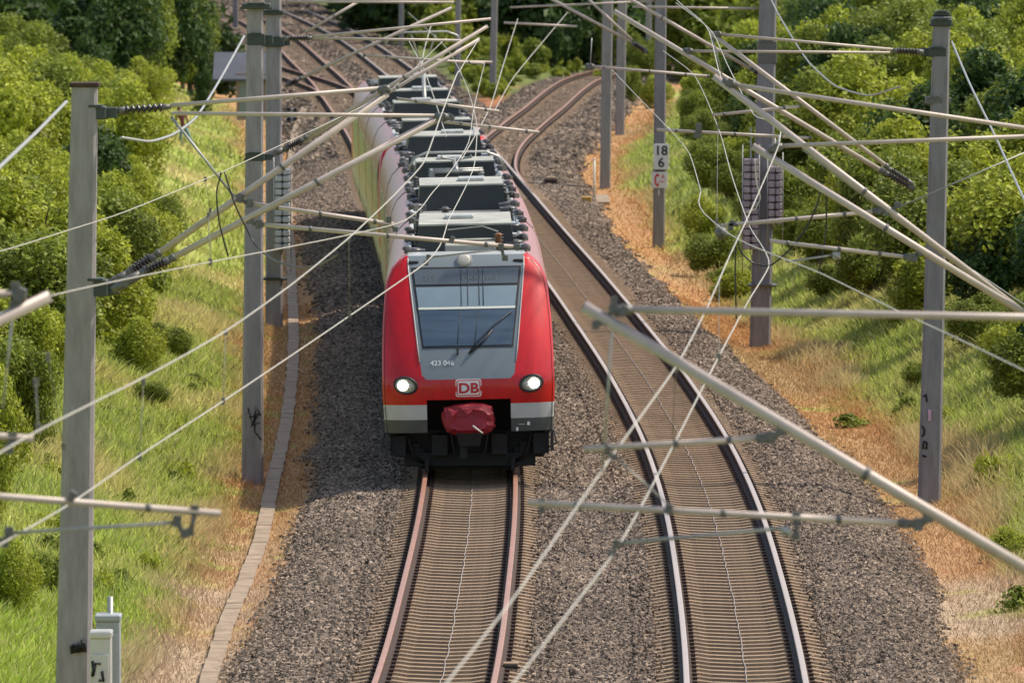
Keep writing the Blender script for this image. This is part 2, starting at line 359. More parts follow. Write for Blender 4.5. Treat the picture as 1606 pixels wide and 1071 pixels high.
def ballast():
    parts = []
    def strip(D0, D1, cen, o0, o1, dens, s0, s1, dz=0, base=1.0):
        L = D1-D0; n = int(L*(o1-o0)*dens); D = rng.uniform(D0, D1, n); o = rng.uniform(o0, o1, n); X = cen(D)+o
        ol = left_edge(D)-X; orr = X-right_edge(D); e = np.maximum(ol, orr); keep = (e < bal_edge(D, ol > orr)+.03+.15*wob(X, D, .6)+rng.normal(0, .12, n)) & (wedge(X, D) < .3)
        X, D = X[keep], D[keep]; n = len(X); Z = height(X, D)
        t = base*np.clip(rng.normal(1.0, .5, n), .22, 2.6)*(1+.12*wob(X, D, .5))
        s = rng.uniform(s0, s1, n); parts.append(stones(X, D, Z+dz+s*.25, s, t))
    for (cen, side) in ((LT, -1), (RT, 1)):
        if side < 0: a, b = -3.5, -1.25
        else: a, b = 1.25, 3.3
        strip(119, 160, cen, a, b, 330, .028, .05); strip(160, 225, cen, a, b, 260, .03, .05); strip(225, 330, cen, a, b, 110, .04, .065)
    mid = lambda D: (LT(D)+RT(D))/2
    strip(119, 165, mid, -.72, .72, 330, .028, .05); strip(165, 225, mid, -.66, .66, 240, .03, .05); strip(225, 330, mid, -.55, .55, 90, .04, .065)
    for cen in (LT, RT):   # between the rails and at the sleeper ends: brown dusted stones
        strip(119, 200, cen, -1.3, 1.3, 60, .02, .03, dz=-.03, base=1.1)
        strip(200, 330, cen, -1.3, 1.3, 25, .03, .045, dz=-.02, base=1.15)
    for cen in (LT, RT):   # stones spilled over the sleeper ends
        for sg in (-1, 1): strip(119, 230, cen, *sorted((sg*1.14, sg*1.42)), 200, .022, .04, dz=.05); strip(119, 230, cen, *sorted((sg*.95, sg*1.2)), 40, .018, .03, dz=.06)
    strip(300, 470, lambda D: right_edge(D), -4, 3.3, 22, .05, .09); strip(330, 560, lambda D: LT(D), -8, 7.5, 8, .06, .11); strip(560, 700, lambda D: LT(D), -8, 9, 6, .08, .15)
    V = []; Fc = []; T = []; b = 0
    for v, f, t in parts: V.append(v); Fc.append(f+b); T.append(t); b += len(v)
    o = link('ballast', npmesh('ballast', np.concatenate(V), np.concatenate(Fc), 3, tint=np.concatenate(T)), None, [M['ballast']])
    tag(o, 'grey brown crushed stone ballast around and between the railway tracks', 'gravel', kind='stuff')
ballast()
# ================================================================== tracks
def frame_at(path, D):
    x = float(path(D)); e = .5; t = Vector((float(path(D+e)-path(D-e)), 2*e, 0)).normalized(); return Vector((x, D, 0)), t, Vector((t.y, -t.x, 0))
RAILP = [(-.0365,0),(-.0365,-.028),(-.0325,-.040),(-.010,-.050),(-.009,-.135),(-.075,-.158),(-.075,-.172),(.075,-.172),(.075,-.158),(.009,-.135),(.010,-.050),(.0325,-.040),(.0365,-.028),(.0365,0),(.024,.004),(-.024,.004)]
def rail(path, off, D0, D1, parent, headmat, step=1.5):
    b = MB(); rings = []; n = int((D1-D0)/step)+1
    for i in range(n+1):
        D = D0+(D1-D0)*i/n; p, t, s = frame_at(path, D); rings.append([p+s*(off+q)+Vector((0, 0, z)) for q, z in RAILP])
    k = len(RAILP); base = len(b.v); b.v += [tuple(p) for r in rings for p in r]
    for i in range(n):
        for j in range(k):
            j2 = (j+1) % k; b.f.append((base+i*k+j, base+i*k+j2, base+i*k+k+j2, base+i*k+k+j)); b.m.append(0 if j in (12, 13, 14, 15, 0) else 1); b.sm.append(False)
    return b.build('rail', [headmat, M['railside']], parent)
def sleeper_geo():
    V = []; Fs = []
    st = [(-1.3,.30,.20,-.235),(-1.05,.30,.18,-.20),(-.92,.30,.19,-.176),(-.58,.30,.19,-.176),(-.42,.27,.17,-.20),(0,.24,.17,-.215),(.42,.27,.17,-.20),(.58,.30,.19,-.176),(.92,.30,.19,-.176),(1.05,.30,.18,-.20),(1.3,.30,.20,-.235)]
    for x, wb, wt, z in st: V += [(x,-wb/2,-.40),(x,wb/2,-.40),(x,wt/2,z),(x,-wt/2,z)]
    for i in range(len(st)-1):
        for k in range(4): k2 = (k+1) % 4; Fs.append((i*4+k, i*4+4+k, i*4+4+k2, i*4+k2))
    Fs.append((0,1,2,3)); e = (len(st)-1)*4; Fs.append((e+3,e+2,e+1,e)); tb = [0]*len(Fs)
    for sx in (-1, 1):
        for dx in (-.115, .115):   # rail clips
            c = sx*.7535+dx; b = len(V); h = .045
            for z in (-.178, -.135):
                for y in (-.055, .055):
                    for x in (-.03, .03): V.append((c+x, y, z))
            Fs += [tuple(b+i for i in f) for f in [(0,2,3,1),(4,5,7,6),(0,1,5,4),(2,6,7,3),(0,4,6,2),(1,3,7,5)]]; tb += [1]*6
    return V, Fs, tb
SV, SF, SM = sleeper_geo()
def track(name, label, path, D0, D1, indiv, head, group=None, pitch=.6, lzb=True, coarse=300, sleepers=True, endD=None):
    p0 = frame_at(path, D0)[0]; root = empty(name, p0, label, 'railway track', 'railway tracks')
    for sgn in (-1, 1): rail(path, sgn*.7535, D0, D1, root, head)
    me = []
    for k in range(4):
        m_ = bpy.data.meshes.new('sleeper'); m_.from_pydata(SV, [], SF); m_.polygons.foreach_set('material_index', SM); m_.update()
        a = m_.attributes.new('tint', 'FLOAT', 'POINT'); a.data.foreach_set('value', np.full(len(SV), (.9, .97, 1.03, 1.1)[k], np.float32))
        m_.materials.append(M['sleeper']); m_.materials.append(M['railside']); me.append(m_)
    Ds = np.arange(D0+.3, min(D1, endD or D1), pitch); cnt = 0; rest = []
    for D in Ds:
        p, t, s = frame_at(path, D); 
        if D >= 121.5 and cnt < indiv:
            o = bpy.data.objects.new('sleeper', random.choice(me)); COL.objects.link(o); o.parent = root; o.location = p-p0; o.rotation_euler = (0, 0, math.atan2(s.y, s.x)+random.uniform(-.006, .006)); cnt += 1
        else: rest.append((p-p0, s, t))
    if rest:
        nv = len(SV); base = np.array(SV); P = np.array([r[0] for r in rest]); S = np.array([r[1] for r in rest]); T = np.array([r[2] for r in rest])
        V = P[:, None]+base[None, :, 0:1]*S[:, None]+base[None, :, 1:2]*T[:, None]+np.array([0, 0, 1.])*base[None, :, 2:3]
        Fq = np.array(SF); Fc = (np.arange(len(rest))[:, None, None]*nv+Fq[None]).reshape(-1, 4); mi = np.tile(np.array(SM), len(rest))
        tn = np.repeat(rng.choice([.93, .98, 1.02, 1.06], len(rest)), nv)
        o = link('sleepers', npmesh('sleepers', V.reshape(-1, 3), Fc, 4, tint=tn, mi=mi), root, [M['sleeper'], M['railside']]); o['kind'] = 'stuff'
    if lzb:
        b = MB(); pts = []
        for D in np.arange(118, 300, .6):
            p, t, s = frame_at(path, D); pts.append(p+s*(.03+random.uniform(-.014, .014))+Vector((0, 0, -.205+random.uniform(-.004, .004))))
        b.tube(pts, .007, 5); b.build('centre_cable', M['lzb'], root)
    return root
track('railway_track', 'left track with rust pink rails that the red train runs on', LT, 100, 700, 100, M['railrust'])
track('railway_track', 'right track with bright polished rails, empty beside the red train', RT, 100, 700, 100, M['railtop'])
track('railway_track', 'branch track curving away to the right behind the turnout', DV, 293, 478, 100, M['railrust'], lzb=False)
track('railway_track', 'distant siding joining the yard tracks from the far left', SD, 400, 700, 60, M['railrust'], lzb=False)
# ================================================================== cable trough beside the left track
def trough(label, pts, wdt=.24):
    W_ = [on(x, y, -.52) for x, y in pts]; W_ = [W_[0]+(W_[0]-W_[1])*.6]+W_; f = spline([(p.y, p.x) for p in W_])
    D = W_[0].y; end = W_[-1].y; root = empty('cable_trough', (float(f(D)), D, -.6), label, 'cable trough'); vis = 0; rest = MB()
    while D < end:
        X = float(f(D)); z = float(height(X, D))+.03; L = .96 if D < 180 else 1.4
        t = math.atan2(float(f(D+1)-f(D-1)), 2); tgt = MB() if vis < 90 and D > 121 else rest
        tgt.box((X+RGL.uniform(-.012, .012), D+L/2, z+RGL.uniform(-.004, .004)), (wdt, L-.015, .07), rz=-t+RGL.uniform(-.008, .008), rx=RGL.uniform(-.004, .004))
        if tgt is not rest: tgt.build('lid', M['trough'], root); vis += 1
        D += L
    o = rest.build('lids', M['trough'], root); o['kind'] = 'stuff'
RGL = random.Random(21)
trough('pale concrete cable duct lids running through dry weeds left of the tracks', [(325, 1071), (352, 985), (385, 905), (408, 845), (424, 770), (440, 700), (455, 610), (459, 540), (457, 450), (455, 400), (452, 330), (455, 260), (464, 210), (478, 180)])
# ================================================================== TRAIN
T0 = 163.6
def car_M(D0, D1):
    a = Vector((float(LT(D0)), D0, 0)); b = Vector((float(LT(D1)), D1, 0)); t = (b-a).normalized(); s = Vector((t.y, -t.x, 0))
    cant = .02; up = Vector((0, 0, 1)); 
    Mx = Matrix(((s.x, t.x, -cant, a.x), (s.y, t.y, 0, a.y), (s.z+cant*1, t.z, 1, 0), (0, 0, 0, 1)))
    return Mx
ZR = [.73, .95, 1.2, 1.28, 1.45, 1.62, 1.70, 2.15, 2.6, 3.0, 3.23, 3.43, 3.56, 3.64]
HW = [1.40, 1.42, 1.43, 1.435, 1.44, 1.44, 1.44, 1.43, 1.41, 1.37, 1.33, 1.235, 1.11, 1.0]
SL = [.10, .06, .03, .02, .0, .02, .05, .24, .50, .76, .92, 1.07, 1.18, 1.27]
HB = [1.42, 1.42, 1.42, 1.42, 1.42, 1.42, 1.42, 1.42, 1.41, 1.38, 1.34, 1.25, 1.12, 1.0]
def depth(s, i=None, z=None):
    sl = SL[i] if i is not None else float(np.interp(z, ZR, SL)); u = min(abs(s)/1.44, 1.0); return sl+.10*u*u+.22*u**8
def sm(z): return float(np.interp(z, [1.62, 1.70, 2.15, 3.43, 3.64], [.70, .775, .83, .965, .97]))
def sg(z): return float(np.interp(z, [2.15, 3.43], [.745, .91]))
def nose(Mx, root, flip=False, lights=True, detail=True):
    W = lambda s, t, z: Mx @ Vector((s, t, z))
    red = MB(); msk = MB()
    cols = []
    for i, z in enumerate(ZR):
        h = HW[i]; m = sm(z) if 1.61 < z else .70
        cols.append([-h, -(h-.035), -(m+(h-m)*.66), -(m+(h-m)*.33), -m, -m*.66, -m*.33, 0, m*.33, m*.66, m, m+(h-m)*.33, m+(h-m)*.66, h-.035, h])
    grid = [[W(s, depth(s, i), ZR[i]) for s in cols[i]] for i in range(len(ZR))]
    for i in range(len(ZR)-1):
        for j in range(14):
            if i < 3 and 4 <= j <= 9: continue      # coupler opening
            inm = i >= 5 and 4 <= j <= 9
            b = msk if inm else red; b.cur = 0 if (inm or i >= 2) else (1 if i == 1 else 2)
            b.add([grid[i][j], grid[i][j+1], grid[i+1][j+1], grid[i+1][j]], [(0, 1, 2, 3)], True)
    # side returns to the full body section, and cab roof
    for sgn in (-1, 1):
        j = 0 if sgn < 0 else 14
        for i in range(len(ZR)-1):
            red.cur = 0 if i >= 2 else (1 if i == 1 else 2)
            A = [grid[i][j], grid[i+1][j], W(sgn*HB[i+1], 2.3, ZR[i+1]), W(sgn*HB[i], 2.3, ZR[i])]
            red.add(A, [(0, 1, 2, 3)], True)
    red.cur = 3; top = grid[-1]; bk = [W(s, 2.3, 3.66 if abs(s) < .99 else 3.64) for s in cols[-1]]
    for j in range(14): red.add([top[j], top[j+1], bk[j+1], bk[j]], [(0, 1, 2, 3)], True)
    for j in range(14):
        a, b_ = bk[j], bk[j+1]; red.add([a, b_, b_-Vector((0, 0, .2)), a-Vector((0, 0, .2))], [(0, 1, 2, 3)])
    def weld(o):
        import bmesh
        bm = bmesh.new(); bm.from_mesh(o.data); bmesh.ops.remove_doubles(bm, verts=bm.verts, dist=.0008); bmesh.ops.recalc_face_normals(bm, faces=bm.faces); bm.to_mesh(o.data); bm.free(); o.data.update()
    cf = red.build('cab_front', [M['redfront'], M['lgrey'], M['dgrey'], M['lgrey']], root); weld(cf)
    mk_ = msk.build('windscreen_surround', M['tgrey'], root); weld(mk_)
    for sgn in (-1, 1): eb = MB(); eb.tube([W(sgn*(sm(z)+.004), depth(sm(z), z=z)-.004, z) for z in (1.9, 2.15, 2.6, 3.0, 3.43, 3.6)], .011, 5); eb.build('edge_trim', M['lgrey'], mk_)
    for sgn in (-1, 1): eb = MB(); eb.tube([W(sgn*(HW[i]-.035), depth(HW[i]-.035, i)-.001, ZR[i]) for i in range(len(ZR)-1)], .005, 4); eb.build('panel_seam', M['rubber'], cf)
    def patch(name, m_, z0, z1, f0, f1, eps, parent, nz=4, ns=8, hs=None):
        b = MB(); rows = []
        for a in range(nz+1):
            z = z0+(z1-z0)*a/nz; g = hs(z) if hs else sg(z)
            rows.append([W(g*(f0+(f1-f0)*k/ns), depth(g*(f0+(f1-f0)*k/ns), z=z)-eps, z) for k in range(ns+1)])
        for a in range(nz):
            for k in range(ns): b.add([rows[a][k], rows[a][k+1], rows[a+1][k+1], rows[a+1][k]], [(0, 1, 2, 3)], True)
        o = b.build(name, m_, parent); weld(o); return o
    ws = patch('windscreen', M['rubber'], 2.13, 3.45, -1.02, 1.02, .006, root)
    patch('glass', M['glass'], 2.17, 2.76, -.985, .985, .012, ws)
    patch('blind_bar', M['offwhite'], 2.765, 2.80, -.98, .98, .02, ws, nz=1)
    patch('sun_blind', M['blind'], 2.80, 3.13, -.975, .975, .014, ws)
    dd = patch('destination_display', M['dglass'], 3.17, 3.42, -.975, .975, .014, ws)
    if not detail: return
    # slim guide rods behind the glass
    gb = MB()
    for s in (-.09, .02, .21, .28): gb.tube([W(s*1.0, depth(0, z=z)-.017, z) for z in (3.41, 3.3, 3.18, 3.0, 2.82)], .006, 4)
    for s0, s1 in ((-.115, -.17), (.19, .12)): gb.tube([W(s0, depth(0, z=2.74)-.016, 2.74), W(s1, depth(0, z=2.2)-.016, 2.2)], .005, 4)
    gb.build('blind_guides', M['rubber'], ws)
    # faint display text
    text_on('destination_text', 'S19', .14, W, (-.62, 3.24), ws, mat('faint display', (.105, .125, .128), .5), depthf=lambda s, z: depth(s, z=z)-.022, wide=1.0)
    text_on('destination_text', 'Hennef', .14, W, (.22, 3.24), ws, mat('faint display text', (.105, .125, .128), .5), depthf=lambda s, z: depth(s, z=z)-.022, wide=1.5)
    text_on('fleet_number', '423 046', .115, W, (-.43, 1.855), root, M['white'], depthf=lambda s, z: depth(s, z=z)-.012, wide=1.05)
    # top lamp
    z = 3.545; c = W(-.03, depth(0, z=z), z); ax = (Mx.to_3x3() @ Vector((0, -1, .45))).normalized()
    b = MB(); b.lathe(c-ax*.03, ax, [(0, .135), (.06, .135), (.07, .12), (.05, .115)], 20); tl = b.build('headlight', M['steel'], root)
    b = MB(); b.lathe(c-ax*.02, ax, [(0, .112), (.07, .112), (.085, .08), (.09, .03)], 20); b.build('lens', M['lensdim'], tl)
    for sg_ in (-1, 1):   # oblong vents
        b = MB(); b.bbox((0, 0, 0), (.17, .03, .055), .01, M=Matrix.Translation(W(sg_*.88-.0, depth(.88, z=3.53)-.006, 3.53))); b.build('vent', M['rubber'], root)
    for s_ in (-1, 1):    # main lamps: oval bezel with two lenses
        c0 = Vector((s_*1.05, 0, 1.53)); dep = depth(1.05, z=1.53)
        def oval(rx, rz, e, n=28): return [W(c0.x+rx*math.cos(q)+s_*.03*math.sin(q)*0, dep-e+.09*(math.cos(q)*s_)*.6*0+(.13*(rx*math.cos(q)*s_)), c0.z+rz*math.sin(q)+.10*rx*math.cos(q)*s_) for q in [2*math.pi*k/n for k in range(n)]]
        b = MB(); b.loft([oval(.205, .152, -.02), oval(.205, .152, .022), oval(.165, .118, .03), oval(.160, .113, .012)], smooth=True); hl = b.build('headlight', M['rubber'], root)
        b = MB(); b.loft([oval(.163, .116, .006), oval(.155, .11, .018)], smooth=False); b.build('reflector', M['lensgrey'], hl)
        ax = (Mx.to_3x3() @ Vector((0, -1, .03))).normalized()
        b = MB(); b.lathe(W(c0.x+s_*.045, dep-.010, c0.z), ax, [(0, .088), (.03, .085), (.042, .06), (.046, .02)], 20); b.build('main_lens', M['lenslit'], hl)
        b = MB(); b.lathe(W(c0.x-s_*.088, dep-.012, c0.z-.008), ax, [(0, .05), (.02, .048), (.028, .03)], 16); b.build('tail_lens', M['lensdim'], hl)
    # emblem
    lz = 1.475; d0 = -.0
    E = lambda s, z, e: W(s, depth(s, z=z)-e, z)
    def plate(name, hw_, hh, e, m_, par, rnd=.04):
        b = MB(); ring = []
        for cx, cz, a0 in ((hw_-rnd, hh-rnd, 0), (-hw_+rnd, hh-rnd, 90), (-hw_+rnd, -hh+rnd, 180), (hw_-rnd, -hh+rnd, 270)):
            for k in range(4): q = math.radians(a0+30*k); ring.append((cx+rnd*math.cos(q), cz+rnd*math.sin(q)))
        b.loft([[E(x, lz+z, e-.004) for x, z in ring], [E(x, lz+z, e) for x, z in ring]]); return b.build(name, m_, par)
    pl = plate('emblem', .215, .148, .008, M['white'], root); plate('emblem_field', .20, .133, .011, M['red'], pl); plate('emblem_white', .18, .115, .014, M['white'], pl, .025)
    text_on('emblem_letters', 'DB', .235, W, (0, lz-.083), pl, M['logored'], depthf=lambda s, z: depth(s, z=z)-.020, bold=.006, wide=1.12)
    # wiper
    b = MB(); P = lambda s, z, e=.03: W(s, depth(s, z=z)-e, z)
    b.tube([P(.02, 2.05, .05), P(.12, 2.2, .05), P(.45, 2.50, .05), P(.76, 2.72, .04)], .009, 6); b.tube([P(.02, 2.04, .04), P(.28, 2.25, .03), P(.42, 2.42, .03)], .018, 6); b.build('wiper', M['rubber'], root)
    b = MB(); b.box(P(-.17, 2.06, .03), (.03, .05, .07)); b.box(P(-.17, 2.11, .04), (.05, .04, .02)); b.build('washer_jet', M['rubber'], root)
    # small marks on the lower valance
    for (x, z, w_, h_) in ((.80, .765, .035, .06), (.99, .855, .045, .06), (.88, .845, .10, .008)):
        b = MB(); b.box(P(x, z, .004), (w_, .006, h_)); b.build('valance_mark', M['white'], root)
    for s_ in (-1, 1):   # dark slot and step irons at the corner
        b = MB(); b.box(W(s_*1.432, .30, 1.07), (.012, .03, .17)); b.build('corner_slot', M['rubber'], root)
        b = MB(); b.box(W(s_*1.38, .45, .55), (.05, .3, .34)); b.tube([W(s_*1.42, .4, .72), W(s_*1.45, .38, .5), W(s_*1.30, .36, .42)], .015, 5); b.build('step_iron', M['rubber'], root)
    # coupler pocket and wrapped coupler
    b = MB(); b.box(W(0, 1.25, .98), (1.5, .05, .75)); b.box(W(0, .7, 1.34), (1.5, 1.1, .03)); b.build('coupler_recess', M['black'], root)
    b = MB(); rings = []; R_ = random.Random(5)
    for k, (t, sx, sz) in enumerate(((.75, .2, .12), (.5, .36, .22), (.22, .42, .26), (.02, .43, .25), (-.12, .40, .22), (-.2, .30, .15))):
        ring = []
        for a in range(18):
            q = 2*math.pi*a/18; c_, s_ = math.cos(q), math.sin(q); rr = (abs(c_)**3.2+abs(s_)**3.2)**(-1/3.2)*(1+R_.uniform(-.075, .075)); ring.append(W(.0+sx*rr*c_, t+R_.uniform(-.035, .035), .94+sz*rr*s_+(.03 if s_ > 0 else -.02)))
        rings.append(ring)
    b.loft(rings); cv = b.build('coupler_cover', M['tarp'], root)
    b = MB(); b.add([W(-.16, -.17, 1.17), W(.12, -.17, 1.17), W(.0, -.235, 1.05), W(-.05, -.22, 1.03)], [(0, 3, 2, 1)]); b.add([W(-.42, -.05, 1.16), W(-.16, -.16, 1.18), W(-.05, -.215, 1.02), W(-.36, -.18, .98)], [(0, 3, 2, 1)]); b.build('cover_flap', M['tarp'], cv)
    b = MB(); b.tube([W(.06, -.30, .86), W(.22, -.33, .73)], .014, 6); b.build('coupler_pin', M['offwhite'], cv)
    b = MB(); b.box(W(0, .05, .62), (.34, .3, .22), taper=1.3); b.box(W(-.1, .1, .45), (.12, .1, .3)); b.build('coupler_head', M['black'], root)
    b = MB()   # plough and underframe clutter, black boxes widened to deepen the under-nose shade
    b.box(W(0, .9, .50), (2.5, .12, .46)); b.box(W(0, .75, .24), (2.2, .10, .22)); b.box(W(0, 1.0, .12), (1.3, .10, .14)); b.box(W(-.9, .8, .35), (.12, .2, .35)); b.box(W(.9, .8, .35), (.12, .2, .35))
    for x in (-1.2, -.5, .5, 1.2): b.box(W(x, .6, .50), (.26, .3, .34))
    for x in (-1.05, 1.05): b.tube([W(x, .5, .7), W(x*.9, .6, .3), W(x*.75, .7, .2)], .03, 6); b.box(W(x*.86, .85, .28), (.3, .2, .3))
    b.tube([W(-.3, .2, .7), W(-.25, .3, .35), W(0, .35, .28), (W(.25, .3, .35)), W(.3, .2, .7)], .022, 6)
    for x in (-.72, .72): b.box(W(x, .62, .16), (.06, .1, .22))
    b.build('rail_guard_and_shade', M['black'], root)
def text_on(name, s, size, W, pos, parent, m_, depthf, bold=0, wide=1.0):
    cu = bpy.data.curves.new('t', 'FONT'); cu.body = s; cu.size = size; cu.align_x = 'CENTER'; cu.offset = bold; cu.extrude = .0; cu.resolution_u = 4
    to = bpy.data.objects.new('t', cu); COL.objects.link(to); dg = bpy.context.evaluated_depsgraph_get(); me = bpy.data.meshes.new_from_object(to.evaluated_get(dg)); bpy.data.objects.remove(to)
    off = wloc(parent)
    for v in me.vertices:
        x, z = v.co.x*wide+pos[0], v.co.y+pos[1]; v.co = W(x, depthf(x, z), z)-off
    me.materials.clear(); return link(name, me, parent, [m_])
M['lenslit'] = mat('lit headlamp lens', (.95, .95, .9), .2, emit=(1, .97, .9, 6))
M['lensgrey'] = mat('lamp reflector', (.30, .33, .28), .25, metal=.5, noise=.4, nscale=30)
M['lensdim'] = mat('unlit lamp lens', (.62, .58, .52), .25, noise=.4, nscale=40)
M['logored'] = mat('emblem red', (.5, .01, .015), .5)
M['doorpaint'] = mat('pale door paint', (.36, .33, .31), .45, coat=.6, noise=.2, nscale=3); M['doorpaint'].node_tree.nodes['Principled BSDF'].inputs['Coat Roughness'].default_value = .32; M['doorpaint'].node_tree.nodes['Principled BSDF'].inputs['Coat IOR'].default_value = 1.6
def body_section():
    P = [(1.36, .55), (1.42, .73), (1.42, .95), (1.42, 1.2), (1.42, 1.9), (1.42, 2.15), (1.42, 2.6), (1.415, 2.85), (1.395, 3.0), (1.34, 3.23), (1.25, 3.43), (1.12, 3.56), (1.0, 3.64), (.94, 3.65), (.93, 3.5)]
    return P
def shell(Mx, t0, t1, root, ends=True):
    P = body_section(); W = lambda s, t, z: Mx @ Vector((s, t, z)); b = MB(); n = max(2, int((t1-t0)/4))
    full = [(s, z) for s, z in P]+[(-s, z) for s, z in P[::-1]]
    k = len(full); rows = [[W(s, t0+(t1-t0)*i/n, z) for s, z in full] for i in range(n+1)]
    for i in range(n):
        for j in range(k-1):
            jj = j if j < len(P) else k-2-j
            b.cur = 2 if jj <= 1 else (1 if jj == 2 else (3 if jj == len(P)-1 else (4 if jj >= 12 else 0)))
            b.add([rows[i][j], rows[i+1][j], rows[i+1][j+1], rows[i][j+1]], [(0, 1, 2, 3)], True)
    if ends:
        for i in (0, n): e = MB(); e.add(rows[i], [tuple(range(k))]); e.build('end_wall', M['rubber'], root)
    import bmesh
    o = b.build('body', [M['redside'], M['lgrey'], M['dgrey'], M['roofdeck'], M['roofpale'], M['rubber']], root)
    bm = bmesh.new(); bm.from_mesh(o.data); bmesh.ops.remove_doubles(bm, verts=bm.verts, dist=.0008); bmesh.ops.recalc_face_normals(bm, faces=bm.faces); bm.to_mesh(o.data); bm.free()
    return o
def roofbox(Mx, t0, t1, root, hw_=.79, h=.5, z0=3.5, hatch=True):
    W = lambda s, t, z: Mx @ Vector((s, t, z)); b = MB()
    b.cur = 0; a = .07
    ring = lambda z, e: [W(-hw_+e, t0+e*.5, z), W(hw_-e, t0+e*.5, z), W(hw_-e, t1-e*.5, z), W(-hw_+e, t1-e*.5, z)]
    b.loft([ring(z0-.02, -a), ring(z0+h-.03, 0)], caps=False); b.cur = 1
    b.loft([ring(z0+h-.03, -.012), ring(z0+h, -.012)]); o = b.build('roof_box', [M['roofbox'], M['rooftop']], root)
    if hatch:
        h_ = MB(); cx = random.choice((.12, -.1, .2)); h_.bbox((0, 0, 0), (.5, min(.9, (t1-t0)*.5), .07), .015, M=Mx @ Matrix.Translation((cx, (t0+t1)/2, z0+h+.035))); h_.build('hatch', M['roofpale'], o)
    return o
def mushroom(b, W, s, t, z, r=.13, h=.10):
    b.lathe(W(s, t, z), (0, 0, 1), [(0, r*.5), (.03, r*.55), (.035, r), (.05+h*.4, r*1.05), (h*.8+.03, r*.8), (h+.03, r*.2)], 10)
def insulator(b, W, s, t, z, h=.32, r=.07):
    pr = [(0, r*.7)]
    for k in range(5): q = h*(k+.3)/5; pr += [(q, r*.5), (q+.01, r), (q+h*.07, r*.55)]
    pr.append((h, r*.35)); b.lathe(W(s, t, z), (0, 0, 1), pr, 10)
GF = {}
def roof_clutter(Mx, L, root, seed, gaps):
    R_ = random.Random(seed); W = lambda s, t, z: Mx @ Vector((s, t, z))
    t = gaps[0]
    if GF.get('me') is None:
        g = MB(); g.lathe((0, 0, 0), (0, 0, 1), [(0, .05), (.05, .045), (.06, .085), (.11, .07), (.13, .02)], 8); g.box((.03, .05, .04), (.12, .16, .09), rz=.3)
        me = bpy.data.meshes.new('roof_fitting'); me.from_pydata(g.v, [], g.f); me.update(); me.materials.append(M['dinsul']); GF['me'] = me
    while t < L-.8:
        for sgn in (-1, 1):
            if R_.random() < .86 and GF.get(root.name, 0) < 96:
                o = bpy.data.objects.new('roof_fitting', GF['me']); COL.objects.link(o); o.parent = root; o.rotation_euler = (0, 0, R_.uniform(-1, 1))
                o.location = W(sgn*(.99+R_.uniform(-.02, .03)), t+R_.uniform(-.3, .3), 3.64)-root.location; GF[root.name] = GF.get(root.name, 0)+1
        t += R_.uniform(3.2, 5.0)
    t = gaps[0]+.5; near = seed < 22
    while t < L-1:
        for sgn in (-1, 1):
            k = R_.random(); c = MB()
            if k < .5: c.lathe(W(sgn*.87, t, 3.52), (0, 0, 1), [(0, .10), (.05, .14), (.12, .15), (.17, .12), (.19, .03)], 12); c.box(W(sgn*.84, t, 3.62), (.30, .42, .11)); c.build('roof_pod', M['dinsul'], root)
            elif k < .75: c.box(W(sgn*.87, t+.2, 3.57), (.16, .7, .1)); c.build('roof_plate', M['roofpale'], root)
            else: insulator(c, W, sgn*.85, t, 3.5, .3, .08); c.build('roof_insulator', M['dinsul'], root)
        t += R_.uniform(1.9, 3.0)
def pantograph(Mx, t, root, raised):
    W = lambda s, a, z: Mx @ Vector((s, a, z)); b = MB(); z0 = 3.85
    b.tube([W(-.55, t, z0), W(.55, t, z0)], .035, 6); b.tube([W(-.55, t+1.2, z0), W(.55, t+1.2, z0)], .035, 6); b.tube([W(-.5, t, z0), W(-.5, t+1.2, z0)], .03, 6); b.tube([W(.5, t, z0), W(.5, t+1.2, z0)], .03, 6)
    for s_ in (-.5, .5):
        for a in (0, 1.2): insulator(b, W, s_, t+a, 3.5, .35, .08)
    if raised: el = (0, t+2.0, 4.75); hd = (0, t+.5, 5.72)
    else: el = (0, t+1.9, 4.02); hd = (0, t-.3, 4.25)
    b.tube([W(0, t+.2, z0), W(*el)], .05, 8); pn = b.build('pantograph', M['steel'], root)
    u = MB(); u.tube([W(*el), W(hd[0]-.3, hd[1], hd[2]-.1)], .025, 6); u.tube([W(*el), W(hd[0]+.3, hd[1], hd[2]-.1)], .025, 6)
    for dt in (-.2, .2):
        u.tube([W(-.97, hd[1]+dt, hd[2]-.32), W(-.85, hd[1]+dt, hd[2]-.1), W(-.6, hd[1]+dt, hd[2]), W(.6, hd[1]+dt, hd[2]), W(.85, hd[1]+dt, hd[2]-.1), W(.97, hd[1]+dt, hd[2]-.32)], .025, 6)
    u.tube([W(-.3, hd[1]-.2, hd[2]-.08), W(-.3, hd[1]+.2, hd[2]-.08)], .02, 5); u.tube([W(.3, hd[1]-.2, hd[2]-.08), W(.3, hd[1]+.2, hd[2]-.08)], .02, 5)
    u.build('pantograph_head', M['steel'], pn)
